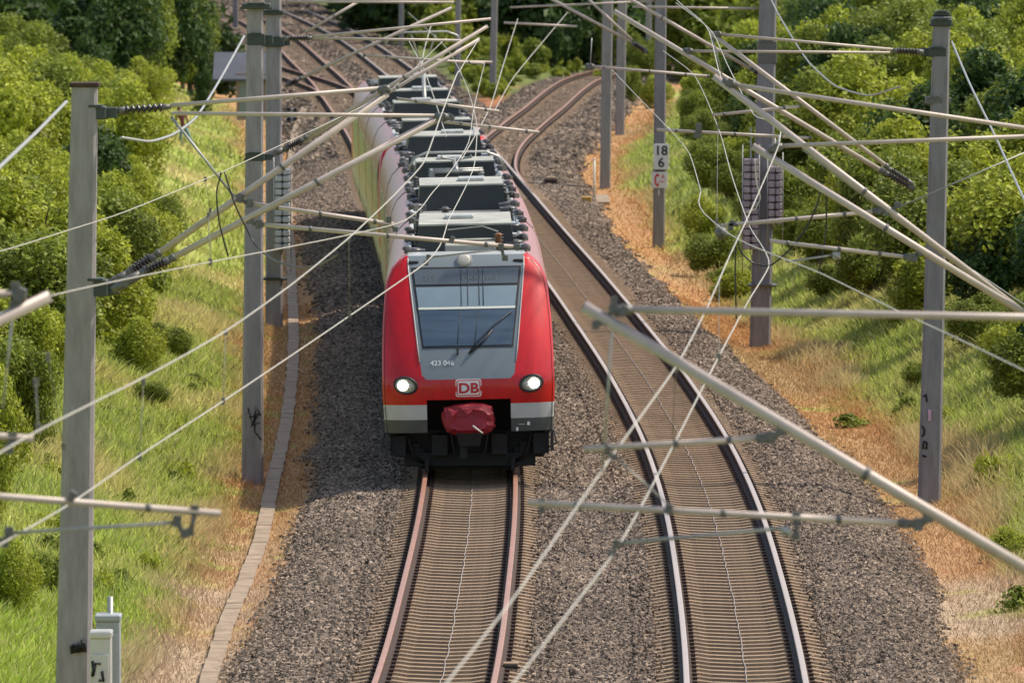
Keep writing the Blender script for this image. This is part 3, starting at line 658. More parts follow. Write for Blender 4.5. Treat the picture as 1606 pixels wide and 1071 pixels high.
def bogie(Mx, t, root):
    W = lambda s, a, z: Mx @ Vector((s, a, z)); b = MB()
    for s_ in (-1, 1): b.box(W(s_*1.0, t, .5), (.14, 2.6, .28)); b.box(W(s_*1.0, t-1.1, .42), (.22, .34, .32)); b.box(W(s_*1.0, t+1.1, .42), (.22, .34, .32))
    b.box(W(0, t, .55), (1.9, .4, .22)); bo = b.build('bogie', M['black'], root)
    for a in (-1.1, 1.1):
        wv = MB(); ax = Mx.to_3x3() @ Vector((1, 0, 0))
        for s_ in (-1, 1):
            c = W(s_*.7535-.065, t+a, .425); wv.lathe(c, ax, [(0, .425), (.10, .425), (.105, .44 if s_ < 0 else .425), (.13, .44 if s_ < 0 else .42)], 24)
        wv.lathe(W(-.7, t+a, .425), ax, [(0, .08), (1.4, .08)], 10); wv.build('wheelset', M['black'], bo)
def side_openings(Mx, t0, t1, root):
    W = lambda s, a, z: Mx @ Vector((s, a, z)); L = t1-t0
    for sgn in (-1, 1):
        ds = [t0+L*(k+.5)/3 for k in range(3)]
        for d in ds:
            b = MB(); b.bbox((0, 0, 0), (.012, 1.3, 2.0), .004, M=Mx @ Matrix.Translation((sgn*1.42, d, 1.80))); dr = b.build('door', M['doorpaint'], root)
            b = MB()
            for q in (-.37, .37): b.bbox((0, 0, 0), (.012, .5, .95), .005, M=Mx @ Matrix.Translation((sgn*1.423, d+q, 2.25)))
            b.build('door_glass', M['sideglass'], dr)
        for k in range(3):
            a = t0+.15 if k == 0 else ds[k-1]+.95; z_ = ds[k]-.95
            if z_-a > .6: b = MB(); b.bbox((0, 0, 0), (.012, z_-a, .9), .004, M=Mx @ Matrix.Translation((sgn*1.418, (a+z_)/2, 2.3))); b.build('window', M['sideglass'], root)
def unit(Dn, root, seed, boxes, panto, front_detail=True):
    Ls = [17.0, 15.0, 15.0, 17.0] if seed == 1 else [15.0, 13.5, 13.5, 15.0]; d = Dn
    for ci, L in enumerate(Ls):
        Mx = car_M(d, d+L); W = lambda s, a, z: Mx @ Vector((s, a, z)); g = .28
        first, last = ci == 0, ci == 3
        a0 = 2.3 if first else g; a1 = L-2.3 if last else L-g
        shell(Mx, a0, a1, root)
        if first: nose(Mx, root, detail=front_detail)
        if last:
            Mr = Mx @ Matrix.Translation((0, L, 0)) @ Matrix.Rotation(math.pi, 4, 'Z'); nose(Mr, root, detail=False)
        if not last:
            b = MB(); b.box((0, L, 2.0), (2.5, .62, 2.9), M=Mx); b.build('gangway_bellows', M['rubber'], root)
        side_openings(Mx, a0+.9, a1-.3, root)
        b = MB(); b.box((0, L/2, .52), (2.5, L-5.5, .4), M=Mx); b.build('underfloor_gear', M['black'], root)
        if first: bogie(Mx, 3.2, root)
        bogie(Mx, L-(3.2 if last else .0), root) if last else bogie(Mx, L, root)
        for (b0, b1) in boxes[ci]: roofbox(Mx, b0, b1, root)
        be = boxes[ci][-1][1]
        for q, (s_, dt) in enumerate(((-.45, 1.0), (.5, 1.6), (-.1, 2.4))):
            if be+dt < L-2.6: b = MB(); insulator(b, W, s_, be+dt, 3.5, .38, .09); b.build('roof_insulator', M['dinsul'], root)
        if be+2.6 < L-2.4:
            b = MB(); b.tube([W(-.45, be+1, 3.9), W(-.1, be+2.4, 3.9), W(.5, be+1.6, 3.9), W(.6, be+.2, 3.85)], .016, 6); b.build('busbar', M['rooftop'], root)
            b = MB(); b.box((0, be+1.2, 3.56), (1.2, .5, .12), M=Mx); b.box((.3, be+2.1, 3.6), (.4, .5, .2), M=Mx); b.build('roof_frame', M['dinsul'], root)
        roof_clutter(Mx, L-(2.6 if last else .4), root, seed*10+ci, [2.5 if first else .5])
        if panto == ci: pantograph(Mx, 4.0, root, seed == 2)
        if first and front_detail:   # near roof gear just behind the cab
            b = MB(); b.bbox((0, 0, 0), (.86, 1.2, .13), .02, M=Mx @ Matrix.Translation((.08, 3.6, 3.68))); b.build('roof_box', [M['rooftop']], root)
            b = MB(); insulator(b, W, .56, 4.2, 3.62, .26, .1); b.build('roof_insulator', M['copper'], root)
            b = MB(); b.tube([W(-.4, 4.1, 3.78), W(.52, 4.15, 3.78)], .018, 6); b.tube([W(.56, 4.2, 3.9), W(.3, 4.6, 3.98), W(-.3, 4.9, 3.92)], .012, 5); b.build('busbar', M['rooftop'], root)
            b = MB(); insulator(b, W, -.36, 22 if False else 15.5, 3.5, .42, .12); b.build('roof_insulator', M['dinsul'], root)
        d += L
tr = empty('commuter_train', (float(LT(T0)), T0, 0), 'red electric passenger train with white headlights coming along the left track', 'train')
unit(T0, tr, 1, [[(5.4, 10.4)], [(7.4, 11.4)], [(5.9, 8.4)], [(8.0, 11.4)]], 2)
tr2 = empty('commuter_train', (float(LT(T0+64.2)), T0+64.2, 0), 'rear red train unit coupled behind the front one, seen by its roof and left side', 'train')
unit(T0+64.2, tr2, 2, [[(2.7, 4.6)], [(3.0, 5.5)], [(.9, 3)], [(1.2, 3.5)]], 1, front_detail=False)
# ================================================================== MASTS, CANTILEVERS, WIRES
def mast(label, xb, yb, xt, yt, wb, wt, m_, zb=None, group='concrete catenary masts along the line', name='catenary_mast', dist=None, cat='mast', capped=False):
    """concrete mast: foot and head read off the photo, standing on the ground"""
    if dist is None: B = on(xb, yb, -.6)
    else: B = at(xb, yb, dist)
    D = B.y; k = F/D; T = at(xt, yt, D); z = float(height(B.x, D))-.12
    B = Vector((B.x+(T.x-B.x)*(z-B.z)/(T.z-B.z), D, z)); root = empty(name, B, label, cat, group)
    def oct_(c, w_, z):
        h = w_/2; c_ = h*.22; return [Vector((c.x+x, c.y+y, z)) for x, y in ((h-c_,-h),(h,-h+c_),(h,h-c_),(h-c_,h),(-h+c_,h),(-h,h-c_),(-h,-h+c_),(-h+c_,-h))]
    n = 8; rings = [oct_(B.lerp(T, i/n), wb/k+(wt/k-wb/k)*i/n, B.z+(T.z-B.z)*i/n) for i in range(n+1)]
    b = MB(); b.loft(rings); b.build('post', m_, root)
    cp = MB(); cp.bbox((T.x, D, T.z+.03), (wt/k+.05, wt/k+.05, .06), .012); cp.build('cap', M['railside'] if capped else m_, root)
    return root, B, T, D
def band(root, x, y, D, w=.44, h=.16, stub=0, m_='bracket'):
    p = at(x, y, D); b = MB(); b.bbox(p, (w, w, h), .015); b.box(p+Vector((0, 0, h*.5)), (w*.6, w+.06, .03)); b.box(p-Vector((0, 0, h*.35)), (w+.04, .05, .04))
    if stub: b.bbox(p+Vector((stub*(w/2+.05), 0, 0)), (.16, .14, h*.8), .01)
    b.build('bracket', M[m_], root)
RM = random.Random(3)
def cantilever(label, D, parts, root_px, group='hinged cantilevers holding the overhead line'):
    """parts: (name, x0,y0,x1,y1, radius m, [depth offset]) in photo coordinates in the plane of its mast"""
    root = empty('cantilever', at(root_px[0], root_px[1], D), label, 'cantilever', group)
    for p in parts:
        nm, x0, y0, x1, y1, r = p[:6]; dz = p[6] if len(p) > 6 else 0; a, c = at(x0, y0, D+dz), at(x1, y1, D+dz); b = MB(); ax = (c-a); L = ax.length; ax.normalize()
        if nm == 'insulator':
            pr = [(0, r*.45), (L*.08, r*.5)]; nn = 7
            for k in range(nn): q = L*(.12+.76*k/nn); pr += [(q, r*.5), (q+L*.02, r), (q+L*.055, r*.95), (q+L*.07, r*.5)]
            pr += [(L*.92, r*.5), (L, r*.45)]; b.lathe(a, ax, pr, 12); o = b.build('insulator', M['insul'], root)
            e = MB(); e.lathe(a-ax*.03, ax, [(0, r*.5), (.1, r*.72), (.12, r*.4)], 10); e.build('end_fitting', M['clamp'], o); e = MB(); e.lathe(c+ax*.03, -ax, [(0, r*.6), (.12, r*.85), (.14, r*.4)], 10); e.build('end_fitting', M['clamp'], o)
        elif nm == 'clamp':
            b.lathe(a-Vector((0, .0, 0))-ax*.0, ax, [(0, r), (L*.3, r*1.15), (L*.7, r*1.15), (L, r*.8)], 10); b.box(a.lerp(c, .5), (r*1.4, r*2.6, r*2.2), ry=.5); b.build('clamp', M['clamp'], root)
        elif nm == 'hook':
            m1 = a.lerp(c, .5)+Vector((0, 0, -.02)); b.tube([a, m1, c], r, 6); b.box(a, (r*3, r*2.5, r*4)); b.box(c, (r*3.2, r*2.5, r*3)); b.build('clamp', M['clamp'], root)
        elif nm == 'plate':
            b.bbox(a.lerp(c, .5), (abs(c.x-a.x), .05, abs(c.z-a.z)+.01), .008); b.tube([a+Vector((0, -.04, 0)), c+Vector((0, -.04, 0))], .02, 6); b.build('clamp', M['steel'], root)
        else:
            mm = M['steel'] if nm in ('steady_arm', 'stay_rope', 'hanger_rod') else M['alu']; n_ = 14 if D < 130 else 10
            b.tube([a, c], r, n_); o = b.build(nm, mm, root)
            if nm in ('diagonal_tube', 'registration_tube') and D < 230:
                e = MB(); n0 = a.lerp(c, .985); e.lathe(n0, ax, [(0, r*1.05), (.01, r*1.22), (L*.015, r*1.22), (L*.018, r*.9)], 12); e.build('sleeve', M['clamp'], o)
                for q in ([.12, .5, .8] if nm == 'registration_tube' else [.45]): e = MB(); e.lathe(a.lerp(c, q), ax, [(0, r*1.04), (.004, r*1.25), (.035, r*1.25), (.04, r*1.04)], 12); e.build('sleeve', M['clamp'], o)
                e = MB(); e.lathe(a-ax*.004, ax, [(0, r*.85), (.002, r*.85)], 12); e.build('dark_hollow_disc', M['rubber'], o)  # black disc stands in for the shaded hollow of the tube
    return root
def wire(name, label, cat, pts, r=.006, m_='wire', group=None, drops=(), dens=1):
    """pts: (x, y, D) photo points with their distance"""
    P = [at(*p) for p in pts]; Q = []
    n_ = len(P); ds = [(P[i+1]-P[i]).length for i in range(n_-1)]; sl_ = [(P[i+1]-P[i])/ds[i] for i in range(n_-1)]
    tg = [sl_[0]]+[(sl_[i-1]*ds[i]+sl_[i]*ds[i-1])/(ds[i-1]+ds[i])*.8 for i in range(1, n_-1)]+[sl_[-1]]
    for i in range(n_-1):              # gentle Hermite curve through the points
        for k in range(6):
            t = k/6; h = ds[i]*(.8 if n_ > 2 else 1); Q.append(P[i]*(2*t**3-3*t*t+1)+tg[i]*(h*(t**3-2*t*t+t))+P[i+1]*(-2*t**3+3*t*t)+tg[i+1]*(h*(t**3-t*t)))
    Q.append(P[-1]); root = empty(name, P[0], label, cat, group); b = MB(); b.tube(Q, r, 6)
    b.build('strand', M[m_], root)
    for (x0, y0, D0, x1, y1, D1) in drops:
        b = MB(); b.tube([at(x0, y0, D0), at(x1, y1, D1)], .004, 5); b.box(at(x0, y0, D0), (.035, .05, .06)); b.box(at(x1, y1, D1), (.035, .05, .07)); b.build('dropper', M['dropper'], root)
    return root
# ---- masts -------------------------------------------------------
l1, B1, T1, D1 = mast('thick pale grey concrete mast with rusty cap, nearest on the left beside two cabinets', 113, 1225, 133, 137, 58, 40, M['conc'], dist=None, capped=True)
band(l1, 150, 451, D1, .30, .20, 1); band(l1, 150, 177, D1, .26, .16, 1)
l2, B2, T2, D2 = mast('grey concrete mast with black scribble near its foot, second on the left', 396, 758, 400, 12, 34, 25, M['conc'])
band(l2, 402, 10, D2, .50, .10, 0); band(l2, 400, 246, D2, .34, .14, 1); band(l2, 402, 62, D2, .32, .2, 1)
l3, B3, T3, D3 = mast('third concrete mast on the left, half hidden behind the scribbled one and carrying weights', 430, 512, 429, -18, 27, 24, M['conc'])
band(l3, 429, 66, D3, .5, .22, 1); band(l3, 430, 437, D3, .55, .05, 0); band(l3, 428, 20, D3, .5, .1, 0)
r1, Q1, S1, E1 = mast('mauve grey mast with pink sticker and black scribble, nearest on the right', 1457, 792, 1477, 32, 36, 26, M['conc_purple'])
band(r1, 1476, 36, E1, .36, .12); band(r1, 1477, 22, E1, .26, .08); band(r1, 1465, 158, E1, .3, .12, 1, 'clamp'); band(r1, 1470, 82, E1, .3, .16, -1)
r2, Q2, S2, E2 = mast('mauve grey mast with two stacks of tensioning weights, second on the right', 1192, 545, 1206, -60, 33, 26, M['conc_purple'])
band(r2, 1196, 447, E2, .62, .05, 0, 'clamp'); band(r2, 1203, 82, E2, .42, .5, 0, 'clamp'); band(r2, 1200, 345, E2, .38, .08, 0, 'clamp')
r3, Q3, S3, E3 = mast('concrete mast carrying the white kilometre plate and red telephone plate', 1033, 388, 1038, -150, 19, 17, M['conc_purple'])
r4, Q4, S4, E4 = mast('concrete mast beside the yellow trackside box, fourth on the right', 949, 296, 955, -120, 17, 16, M['conc'])
r5, Q5, S5, E5 = mast('concrete mast just behind the one by the yellow box', 972, 212, 978, -110, 15, 14, M['conc'])
mast('dark slim mast standing alone between the diverging tracks', 772, 166, 777, -60, 11, 10, M['conc'], name='catenary_mast')
for i, (x, yb, wd, lb) in enumerate(((1017, 118, 9, 'thin distant mast in the green verge right of the branch track'), (718, 128, 9, 'thin distant mast behind the roof of the train'), (629, 66, 8, 'very distant mast in front of the light green hillside'), (369, 38, 9, 'very distant mast over the yard tracks in the upper left, right one of two'), (324, 34, 8, 'very distant mast over the yard tracks in the upper left, left one of two'))):
    B = on(x, yb, 0); mast(lb, x, yb, x+1, -120, wd, wd-1, M['conc'], dist=B.y)
# masts just out of frame that carry the nearest arms
def offmast(x, D, label):
    p = at(x, 300, D); z = float(height(p.x, D)); root = empty('catenary_mast', (p.x, D, z-.1), label, 'mast', 'concrete catenary masts along the line'); b = MB()
    b.loft([[Vector((p.x+sx*h, D+sy*h, zz)) for sx, sy in ((1,-.6),(.6,-1),(-.6,-1),(-1,-.6),(-1,.6),(-.6,1),(.6,1),(1,.6))] for zz, h in ((z-.1, .2), (7.9, .15))]); b.build('post', M['conc'], root); b = MB(); b.bbox((p.x, D, 7.93), (.34, .34, .06), .01); b.build('cap', M['conc'], root)
offmast(1694, 112, 'mast just outside the right edge that carries two long diagonal tubes')
offmast(1915, 68, 'closest mast outside the right edge that carries the thickest white tube')
offmast(-650, 68, 'closest mast outside the left edge that carries the blurred tube ends')
# ---- stacked tension weights --------------------------------------
def weights(label, x0, x1, y0, y1, D, m_, rows, rod_y):
    a = at(x0, y0, D); b_ = at(x1, y1, D); cx = (a.x+b_.x)/2; w_ = b_.x-a.x; h = (a.z-b_.z)/rows; root = empty('tension_weight', (cx, D, b_.z), label, 'weight stack', 'stacked tensioning weights on the masts')
    b = MB(); b.box((cx, D+.19, (a.z+b_.z)/2), (w_*1.02, .03, a.z-b_.z)); b.build('gap_shade_sheet', M['rubber'], root)  # dark sheet added so the gaps between the weights look shaded black
    for r in range(rows):
        b = MB(); z = b_.z+h*(r+.5); b.bbox((cx-w_*.27+RM.uniform(-.008, .008), D, z), (w_*.44, .3, h*.84), .015); b.bbox((cx+w_*.27, D, z), (w_*.44, .3, h*.84), .015); b.box((cx, D+.03, z), (w_*.2, .2, h*.5)); b.build('weight', m_, root)
    b = MB(); b.tube([(cx, D-.02, b_.z-.1), (cx, D-.02, at(x0, rod_y, D).z)], .014, 6); b.tube([(a.x-.02, D-.1, b_.z-.5), (a.x-.02, D-.1, a.z+.3)], .012, 5); b.tube([(b_.x+.02, D-.1, b_.z-.5), (b_.x+.02, D-.1, a.z+.3)], .012, 5); b.build('guide_rod', M['steel'], root)
weights('stack of mauve tensioning weights left of the second right mast', 1166, 1189, 248, 392, E2-.25, M['weight'], 13, 200)
weights('stack of mauve tensioning weights on the right side of the same mast', 1205, 1226, 260, 352, E2-.3, M['weight'], 8, 215)
weights('grey stack of tensioning weights on the third left mast', 431, 455, 264, 392, D3-.35, M['weight_grey'], 12, 235)
# ---- marks on the masts -------------------------------------------
def scribble(root, D, pts, r=.012, m_='graffiti', name='graffiti'):
    b = MB()
    for st in pts: b.tube([at(x, y, D) for x, y in st], r, 4)
    b.build(name, M[m_], root)
scribble(l2, D2-.205, [[(389, 640), (396, 668), (401, 640)], [(391, 655), (406, 648), (394, 668), (408, 662)], [(401, 636), (399, 676), (410, 690)], [(404, 640), (409, 652)]])
scribble(l1, D1-.235, [[(112, 1012), (113, 1024), (119, 1022), (118, 1010), (113, 1013)], [(121, 1023), (123, 1008), (126, 1022), (131, 1020), (129, 1003), (133, 1008), (133, 1022)], [(112, 1018), (133, 1012)]], .020)
scribble(r1, E1-.2, [[(1448, 622), (1452, 618), (1454, 630)], [(1446, 668), (1450, 674), (1449, 682), (1445, 684)], [(1449, 692), (1454, 694), (1453, 704), (1447, 703), (1449, 692)], [(1446, 714), (1453, 716)]], .016)
b = MB(); p = at(1458, 651, E1-.215); b.bbox(p, (.05, .006, .19), .002); b.build('sticker', mat('pink white sticker', (.75, .45, .62), .5, noise=.5, nscale=30), r1)
# ---- kilometre and telephone plates --------------------------------
def sign(name, label, x0, y0, x1, y1, D, cat):
    a, c = at(x0, y0, D), at(x1, y1, D); ce = (a+c)/2; root = empty(name, ce, label, cat); b = MB(); b.bbox(ce, (c.x-a.x, .02, a.z-c.z), .006); b.build('plate', M['signwhite'], root)
    b = MB(); b.box(ce+Vector((0, .12, .1)), (.1, .25, .04)); b.build('holder', M['steel'], root); return root, a, c, ce
def flat_text(name, s, size, c, root, m_, wide=1.0, bold=0):
    return text_on(name, s, size, lambda s_, t, z: Vector((s_, t, z)), (c.x, c.z), root, m_, depthf=lambda s_, z: c.y-.016, wide=wide, bold=bold)
sg1, a, c, ce = sign('kilometre_sign', 'white plate with black numerals 18 over 6 on a mast', 1025, 226, 1049, 266, E3-.28, 'sign')
flat_text('numerals', '18', .36, Vector((ce.x, ce.y, ce.z+.045)), sg1, M['signblack'], 1.0, .008); flat_text('numerals', '6', .36, Vector((ce.x, ce.y, ce.z-.28)), sg1, M['signblack'], 1.0, .008)
b = MB(); b.box((ce.x, ce.y+.005, c.z-.03), (.30, .02, .03)); b.build('lower_edge', M['signblack'], sg1)
sg2, a, c, ce = sign('telephone_sign', 'white plate with red telephone receiver under the kilometre plate', 1022, 270, 1047, 295, E3-.28, 'sign')
b = MB(); y_ = ce.y-.016; b.tube([(ce.x-.05, y_, ce.z+.15), (ce.x-.11, y_, ce.z+.10), (ce.x-.12, y_, ce.z), (ce.x-.11, y_, ce.z-.10), (ce.x-.05, y_, ce.z-.15)], .022, 8); b.tube([(ce.x-.03, y_, ce.z+.15), (ce.x-.07, y_, ce.z+.12)], .04, 8); b.tube([(ce.x-.03, y_, ce.z-.15), (ce.x-.07, y_, ce.z-.12)], .04, 8)
b.tube([(ce.x-.02, y_, ce.z-.06), (ce.x+.04, y_, ce.z-.02), (ce.x+.08, y_, ce.z-.06), (ce.x+.14, y_, ce.z-.02)], .012, 6); b.build('receiver', M['signred'], sg2)
flat_text('letter', 'A', .17, Vector((ce.x+.09, ce.y, ce.z+.03)), sg2, M['signred'])
b = MB(); b.box((ce.x-.02, ce.y, c.z-.12), (.03, .02, .16)); b.build('small_label', M['signwhite'], sg2)
# ---- cantilevers ----------------------------------------------------
cantilever('thickest white diagonal tube with open end, crossing the lower right corner', 68, [
 ('diagonal_tube', 915, 480, 1890, 1058, .041), ('top_tube', 992, 485.5, 1890, 503, .026), ('clamp', 962, 489, 992, 485, .036), ('hook', 944, 500, 962, 486, .022), ('hook', 934, 510, 946, 500, .016),
 ('hanger_rod', 963, 470, 945, 738, .008), ('hook', 963, 472, 962, 484, .016),
 ('registration_tube', 916, 704, 1195, 687, .022), ('clamp', 1187, 688, 1208, 686, .032), ('hook', 1210, 686, 1224, 676, .02), ('hook', 952, 704, 962, 716, .014), ('stay_rope', 965, 716, 1047, 790, .006),
 ('registration_tube', 828, 788, 1432, 821, .0235), ('clamp', 1408, 820, 1436, 821.5, .028), ('hook', 1440, 822, 1455, 812, .022), ('clamp', 1043, 797, 1054, 799, .033), ('hook', 850, 788, 850, 800, .012),
 ('steady_arm', 966, 852, 1226, 828, .013), ('plate', 1224, 827, 1240, 838, 0), ('hook', 1250, 810, 1248, 840, .017), ('hook', 966, 853, 960, 868, .015), ('insulator', 1892, 1059, 1905, 1068, .07)], (1890, 1058))
cantilever('lower diagonal tube of the right pair, its free end just above the weight stacks', 112, [
 ('diagonal_tube', 1180, 229, 1640, 512, .042), ('top_tube', 1228, 229, 1640, 213, .025), ('clamp', 1205, 236, 1228, 229, .045), ('insulator', 1642, 513, 1678, 535, .07), ('insulator', 1642, 213, 1678, 212, .07),
 ('registration_tube', 1207, 378, 1420, 403, .024), ('clamp', 1418, 403, 1432, 404.5, .035), ('hook', 1434, 404, 1442, 396, .024), ('steady_arm', 1232, 411, 1308, 400, .012), ('plate', 1306, 396, 1318, 406, 0), ('hanger_rod', 1223, 212, 1216, 236, .01)], (1640, 512))
cantilever('upper diagonal tube of the right pair, with a thin stay rope under it', 112.9, [
 ('diagonal_tube', 1119, 120, 1640, 517, .040), ('top_tube', 1155, 134, 1640, 206, .027), ('clamp', 1133, 127, 1155, 134, .045), ('insulator', 1642, 518, 1678, 540, .07), ('insulator', 1642, 207, 1678, 209, .07),
 ('registration_tube', 1122, 355, 1372, 332, .024), ('clamp', 1370, 332, 1388, 330, .034), ('hook', 1390, 331, 1408, 322, .024), ('stay_rope', 1259, 235, 1398, 340, .009), ('stay_rope', 1398, 340, 1640, 500, .009), ('hook', 1146, 356, 1148, 350, .02)], (1640, 517))
cantilever('long diagonal tube ending at the nearest right mast, lower of the two', E1, [
 ('diagonal_tube', 963, 18, 1386, 270, .045), ('insulator', 1388, 271, 1432, 296, .065), ('top_tube', 1087, 80.5, 1396, 83, .024), ('clamp', 1072, 80, 1087, 80.5, .045), ('registration_tube', 1030, 203.5, 1272, 217, .028), ('hook', 1096, 200, 1094, 212, .035), ('stay_rope', 1056, 206, 1040, 196, .012)], (1440, 300))
cantilever('upper diagonal tube with springy insulator at the nearest right mast', E1-.8, [
 ('diagonal_tube', 1113, 51, 1392, 262, .040), ('insulator', 1393, 264, 1430, 288, .055), ('top_tube', 1132, 54.5, 1400, 78, .026), ('insulator', 1402, 80, 1446, 82, .065), ('clamp', 1118, 54, 1132, 54, .045), ('registration_tube', 1117, 181, 1256, 167, .028), ('stay_rope', 1118, 60, 1133, 120, .01), ('stay_rope', 1410, 325, 1606, 240, .012)], (1440, 292))
cantilever('blurred tubes at the mast with weights near the top edge', E2, [
 ('top_tube', 992, 11, 1188, 14, .028), ('diagonal_tube', 920, -40, 1180, 110, .040), ('registration_tube', 923, 104, 1112, 120, .032), ('insulator', 1182, 111, 1196, 118, .08), ('hanger_rod', 928, 60, 926, 102, .012), ('clamp', 918, 104, 932, 105, .06)], (1190, 110))
cantilever('pair of blurred tubes ending at the mast with the kilometre plate', E3, [
 ('diagonal_tube', 852, -8, 990, 66, .042), ('diagonal_tube', 913, -10, 992, 64, .036), ('insulator', 992, 68, 1014, 82, .09), ('registration_tube', 790, 36, 905, 42, .032), ('top_tube', 800, 12, 1030, 2, .028)], (1020, 84))
cantilever('upper of two long tubes on the nearest left mast', D1, [
 ('diagonal_tube', 608, 147, 246, 399, .040), ('insulator', 243, 402, 200, 430, .075), ('clamp', 200, 430, 170, 447, .05), ('top_tube', 596, 139, 268, 166, .027), ('insulator', 264, 168, 184, 174, .055), ('clamp', 184, 174, 160, 176, .035), ('clamp', 612, 140, 592, 142, .047), ('clamp', 372, 313, 380, 308, .05),
 ('hanger_rod', 268, 183, 370, 312, .017), ('registration_tube', 618, 352, 392, 319, .026), ('hook', 392, 319, 378, 312, .026), ('hook', 610, 345, 620, 360, .02), ('steady_arm', 614, 354, 575, 362, .014)], (165, 450))
cantilever('lower of two long tubes on the nearest left mast', D1-.7, [
 ('diagonal_tube', 690, 185, 268, 406, .040), ('insulator', 265, 408, 220, 430, .075), ('clamp', 220, 430, 176, 455, .05), ('top_tube', 700, 182, 269, 178, .024), ('clamp', 682, 184, 704, 184, .045), ('registration_tube', 814, 388, 408, 352, .026), ('hook', 406, 352, 392, 346, .026), ('clamp', 706, 376, 712, 376.5, .036), ('clamp', 806, 387, 816, 388, .036), ('hook', 786, 388, 792, 405, .022),
 ('steady_arm', 784, 391, 672, 404, .011), ('hook', 672, 404, 668, 413, .018)], (176, 455))
cantilever('two slim tubes of the scribbled left mast crossing above the train roof', D2, [
 ('diagonal_tube', 765, 41, 478, 217, .036), ('diagonal_tube', 752, 62, 470, 226, .034, .7), ('insulator', 476, 219, 444, 235, .07), ('clamp', 444, 235, 418, 246, .05), ('top_tube', 770, 30, 490, 58, .026), ('top_tube', 724, 64, 490, 60, .024, .7), ('insulator', 488, 60, 446, 61, .06), ('registration_tube', 783, 175, 622, 155, .029), ('registration_tube', 846, 208, 694, 191, .029, .7), ('clamp', 700, 180, 712, 188, .05)], (415, 246))
cantilever('blurred tubes of the third left mast high above the yard tracks', D3, [
 ('diagonal_tube', 709, 12, 470, 124, .040), ('insulator', 468, 125, 450, 134, .08), ('diagonal_tube', 562, 3, 480, 51, .034, .8), ('registration_tube', 760, 100, 570, 87, .032), ('top_tube', 712, 4, 450, 3, .03), ('top_tube', 772, 98, 690, 96, .03, .8)], (445, 135))
cantilever('blurred open tube end and arm at the left edge of the picture', 68, [
 ('diagonal_tube', 79, 464, -620, 792, .043), ('top_tube', 36, 461, -620, 455, .028), ('clamp', 20, 463, 42, 462, .045), ('hook', 24, 452, 22, 478, .02), ('hanger_rod', 24, 455, 4, 640, .009), ('registration_tube', 52, 688, -560, 640, .026), ('hook', 20, 688, 14, 704, .02),
 ('registration_tube', 346, 805, -560, 735, .0245), ('hook', 306, 800, 298, 834, .018), ('steady_arm', 278, 819, 14, 836, .013), ('hook', 278, 817, 290, 836, .02), ('hook', 14, 836, 6, 850, .022), ('clamp', 108, 778, 118, 779, .034), ('insulator', -622, 793, -645, 803, .07)], (-620, 792))
# ---- wires ----------------------------------------------------------
G = 'overhead line wires'
wire('contact_wire', 'thin bright wire crossing the front of the train from lower left', 'wire', [(-90, 905, 60), (20, 842, 68), (114, 787, 77), (215, 717, 83), (350, 629, 92), (540, 501, 106), (668, 412, 114), (704, 344, 128), (744, 258, 152), (748, 200, 167), (730, 131, 195), (705, 82, 220), (640, 20, 268)], .0068, group=G,
     drops=[(225, 598, 84, 219, 716, 83.5), (354, 521, 93, 350, 629, 92), (547, 376, 105, 548, 493, 106)])
wire('messenger_wire', 'bright wire passing above the near left mast foot to the train roof edge', 'wire', [(-60, 745, 60), (64, 673, 68), (229, 590, 77), (353, 520, 86), (464, 441, 95), (553, 368, 102), (628, 296, 108), (665, 254, 111), (690, 186, 114), (722, 110, 140), (752, 60, 166.7)], .0068, group=G, drops=[(56, 600, 70, 60, 672, 69), (100, 700, 78, 75, 560, 76)])
wire('contact_wire', 'thin wire from the near left mast bracket to the ring above the train', 'wire', [(-80, 520, 68), (80, 464, 80), (168, 444, 88), (330, 411, 98), (540, 370, 110), (616, 353, 114), (680, 300, 128), (735, 223, 152), (742, 176, 167), (760, 100, 200)], .006, group=G, drops=[(327, 338, 100, 330, 411, 98)])
wire('messenger_wire', 'faint wire rising from the left edge across the nearest mast to upper middle', 'wire', [(-60, 405, 96), (0, 394, 101), (111, 360, 111), (175, 340, 117), (350, 269, 134), (440, 228, 146), (600, 150, 170), (700, 60, 200)], .006, group=G, drops=[(322, 281, 131, 330, 330, 131)])
wire('stay_rope', 'thick pale rope hanging from the scribbled left mast behind the nearest one', 'rope', [(383, 57, 167), (345, 125, 158), (306, 186, 148), (270, 212, 140), (235, 222, 134), (190, 216, 128)], .021, 'steel')
wire('stay_rope', 'pale blurred rope rising from the left edge to the top of the nearest mast', 'rope', [(-60, 320, 80), (0, 262, 88), (60, 205, 100), (104, 160, 113)], .02, 'steel')
wire('messenger_wire', 'bright wire hanging beneath the end of the thickest white tube on the right', 'wire', [(640, 1150, 56), (700, 1071, 58), (800, 945, 62), (945, 736, 68), (1060, 575, 80), (1110, 480, 91), (1145, 400, 100), (1180, 325, 107), (1222, 226, 112), (1182, 180, 126), (1140, 100, 145), (1118, 52, 160), (1060, 5, 185)], .0068, group=G,
     drops=[(1060, 578, 80, 1054, 700, 84), (963, 300, 0, 0, 0, 0)][:1])
wire('contact_wire', 'bright contact wire clamped to the small arm over the polished right track', 'wire', [(740, 1150, 56), (805, 1071, 59), (890, 962, 63), (961, 869, 68), (1055, 700, 80), (1110, 592, 90), (1140, 535, 96), (1175, 470, 104), (1206, 417, 112), (1176, 356, 126), (1166, 330, 133), (1146, 270, 148), (1130, 211, 161), (1090, 120, 185), (1040, 80, 210)], .0068, group=G,
     drops=[(1128, 440, 97, 1127, 560, 93)])
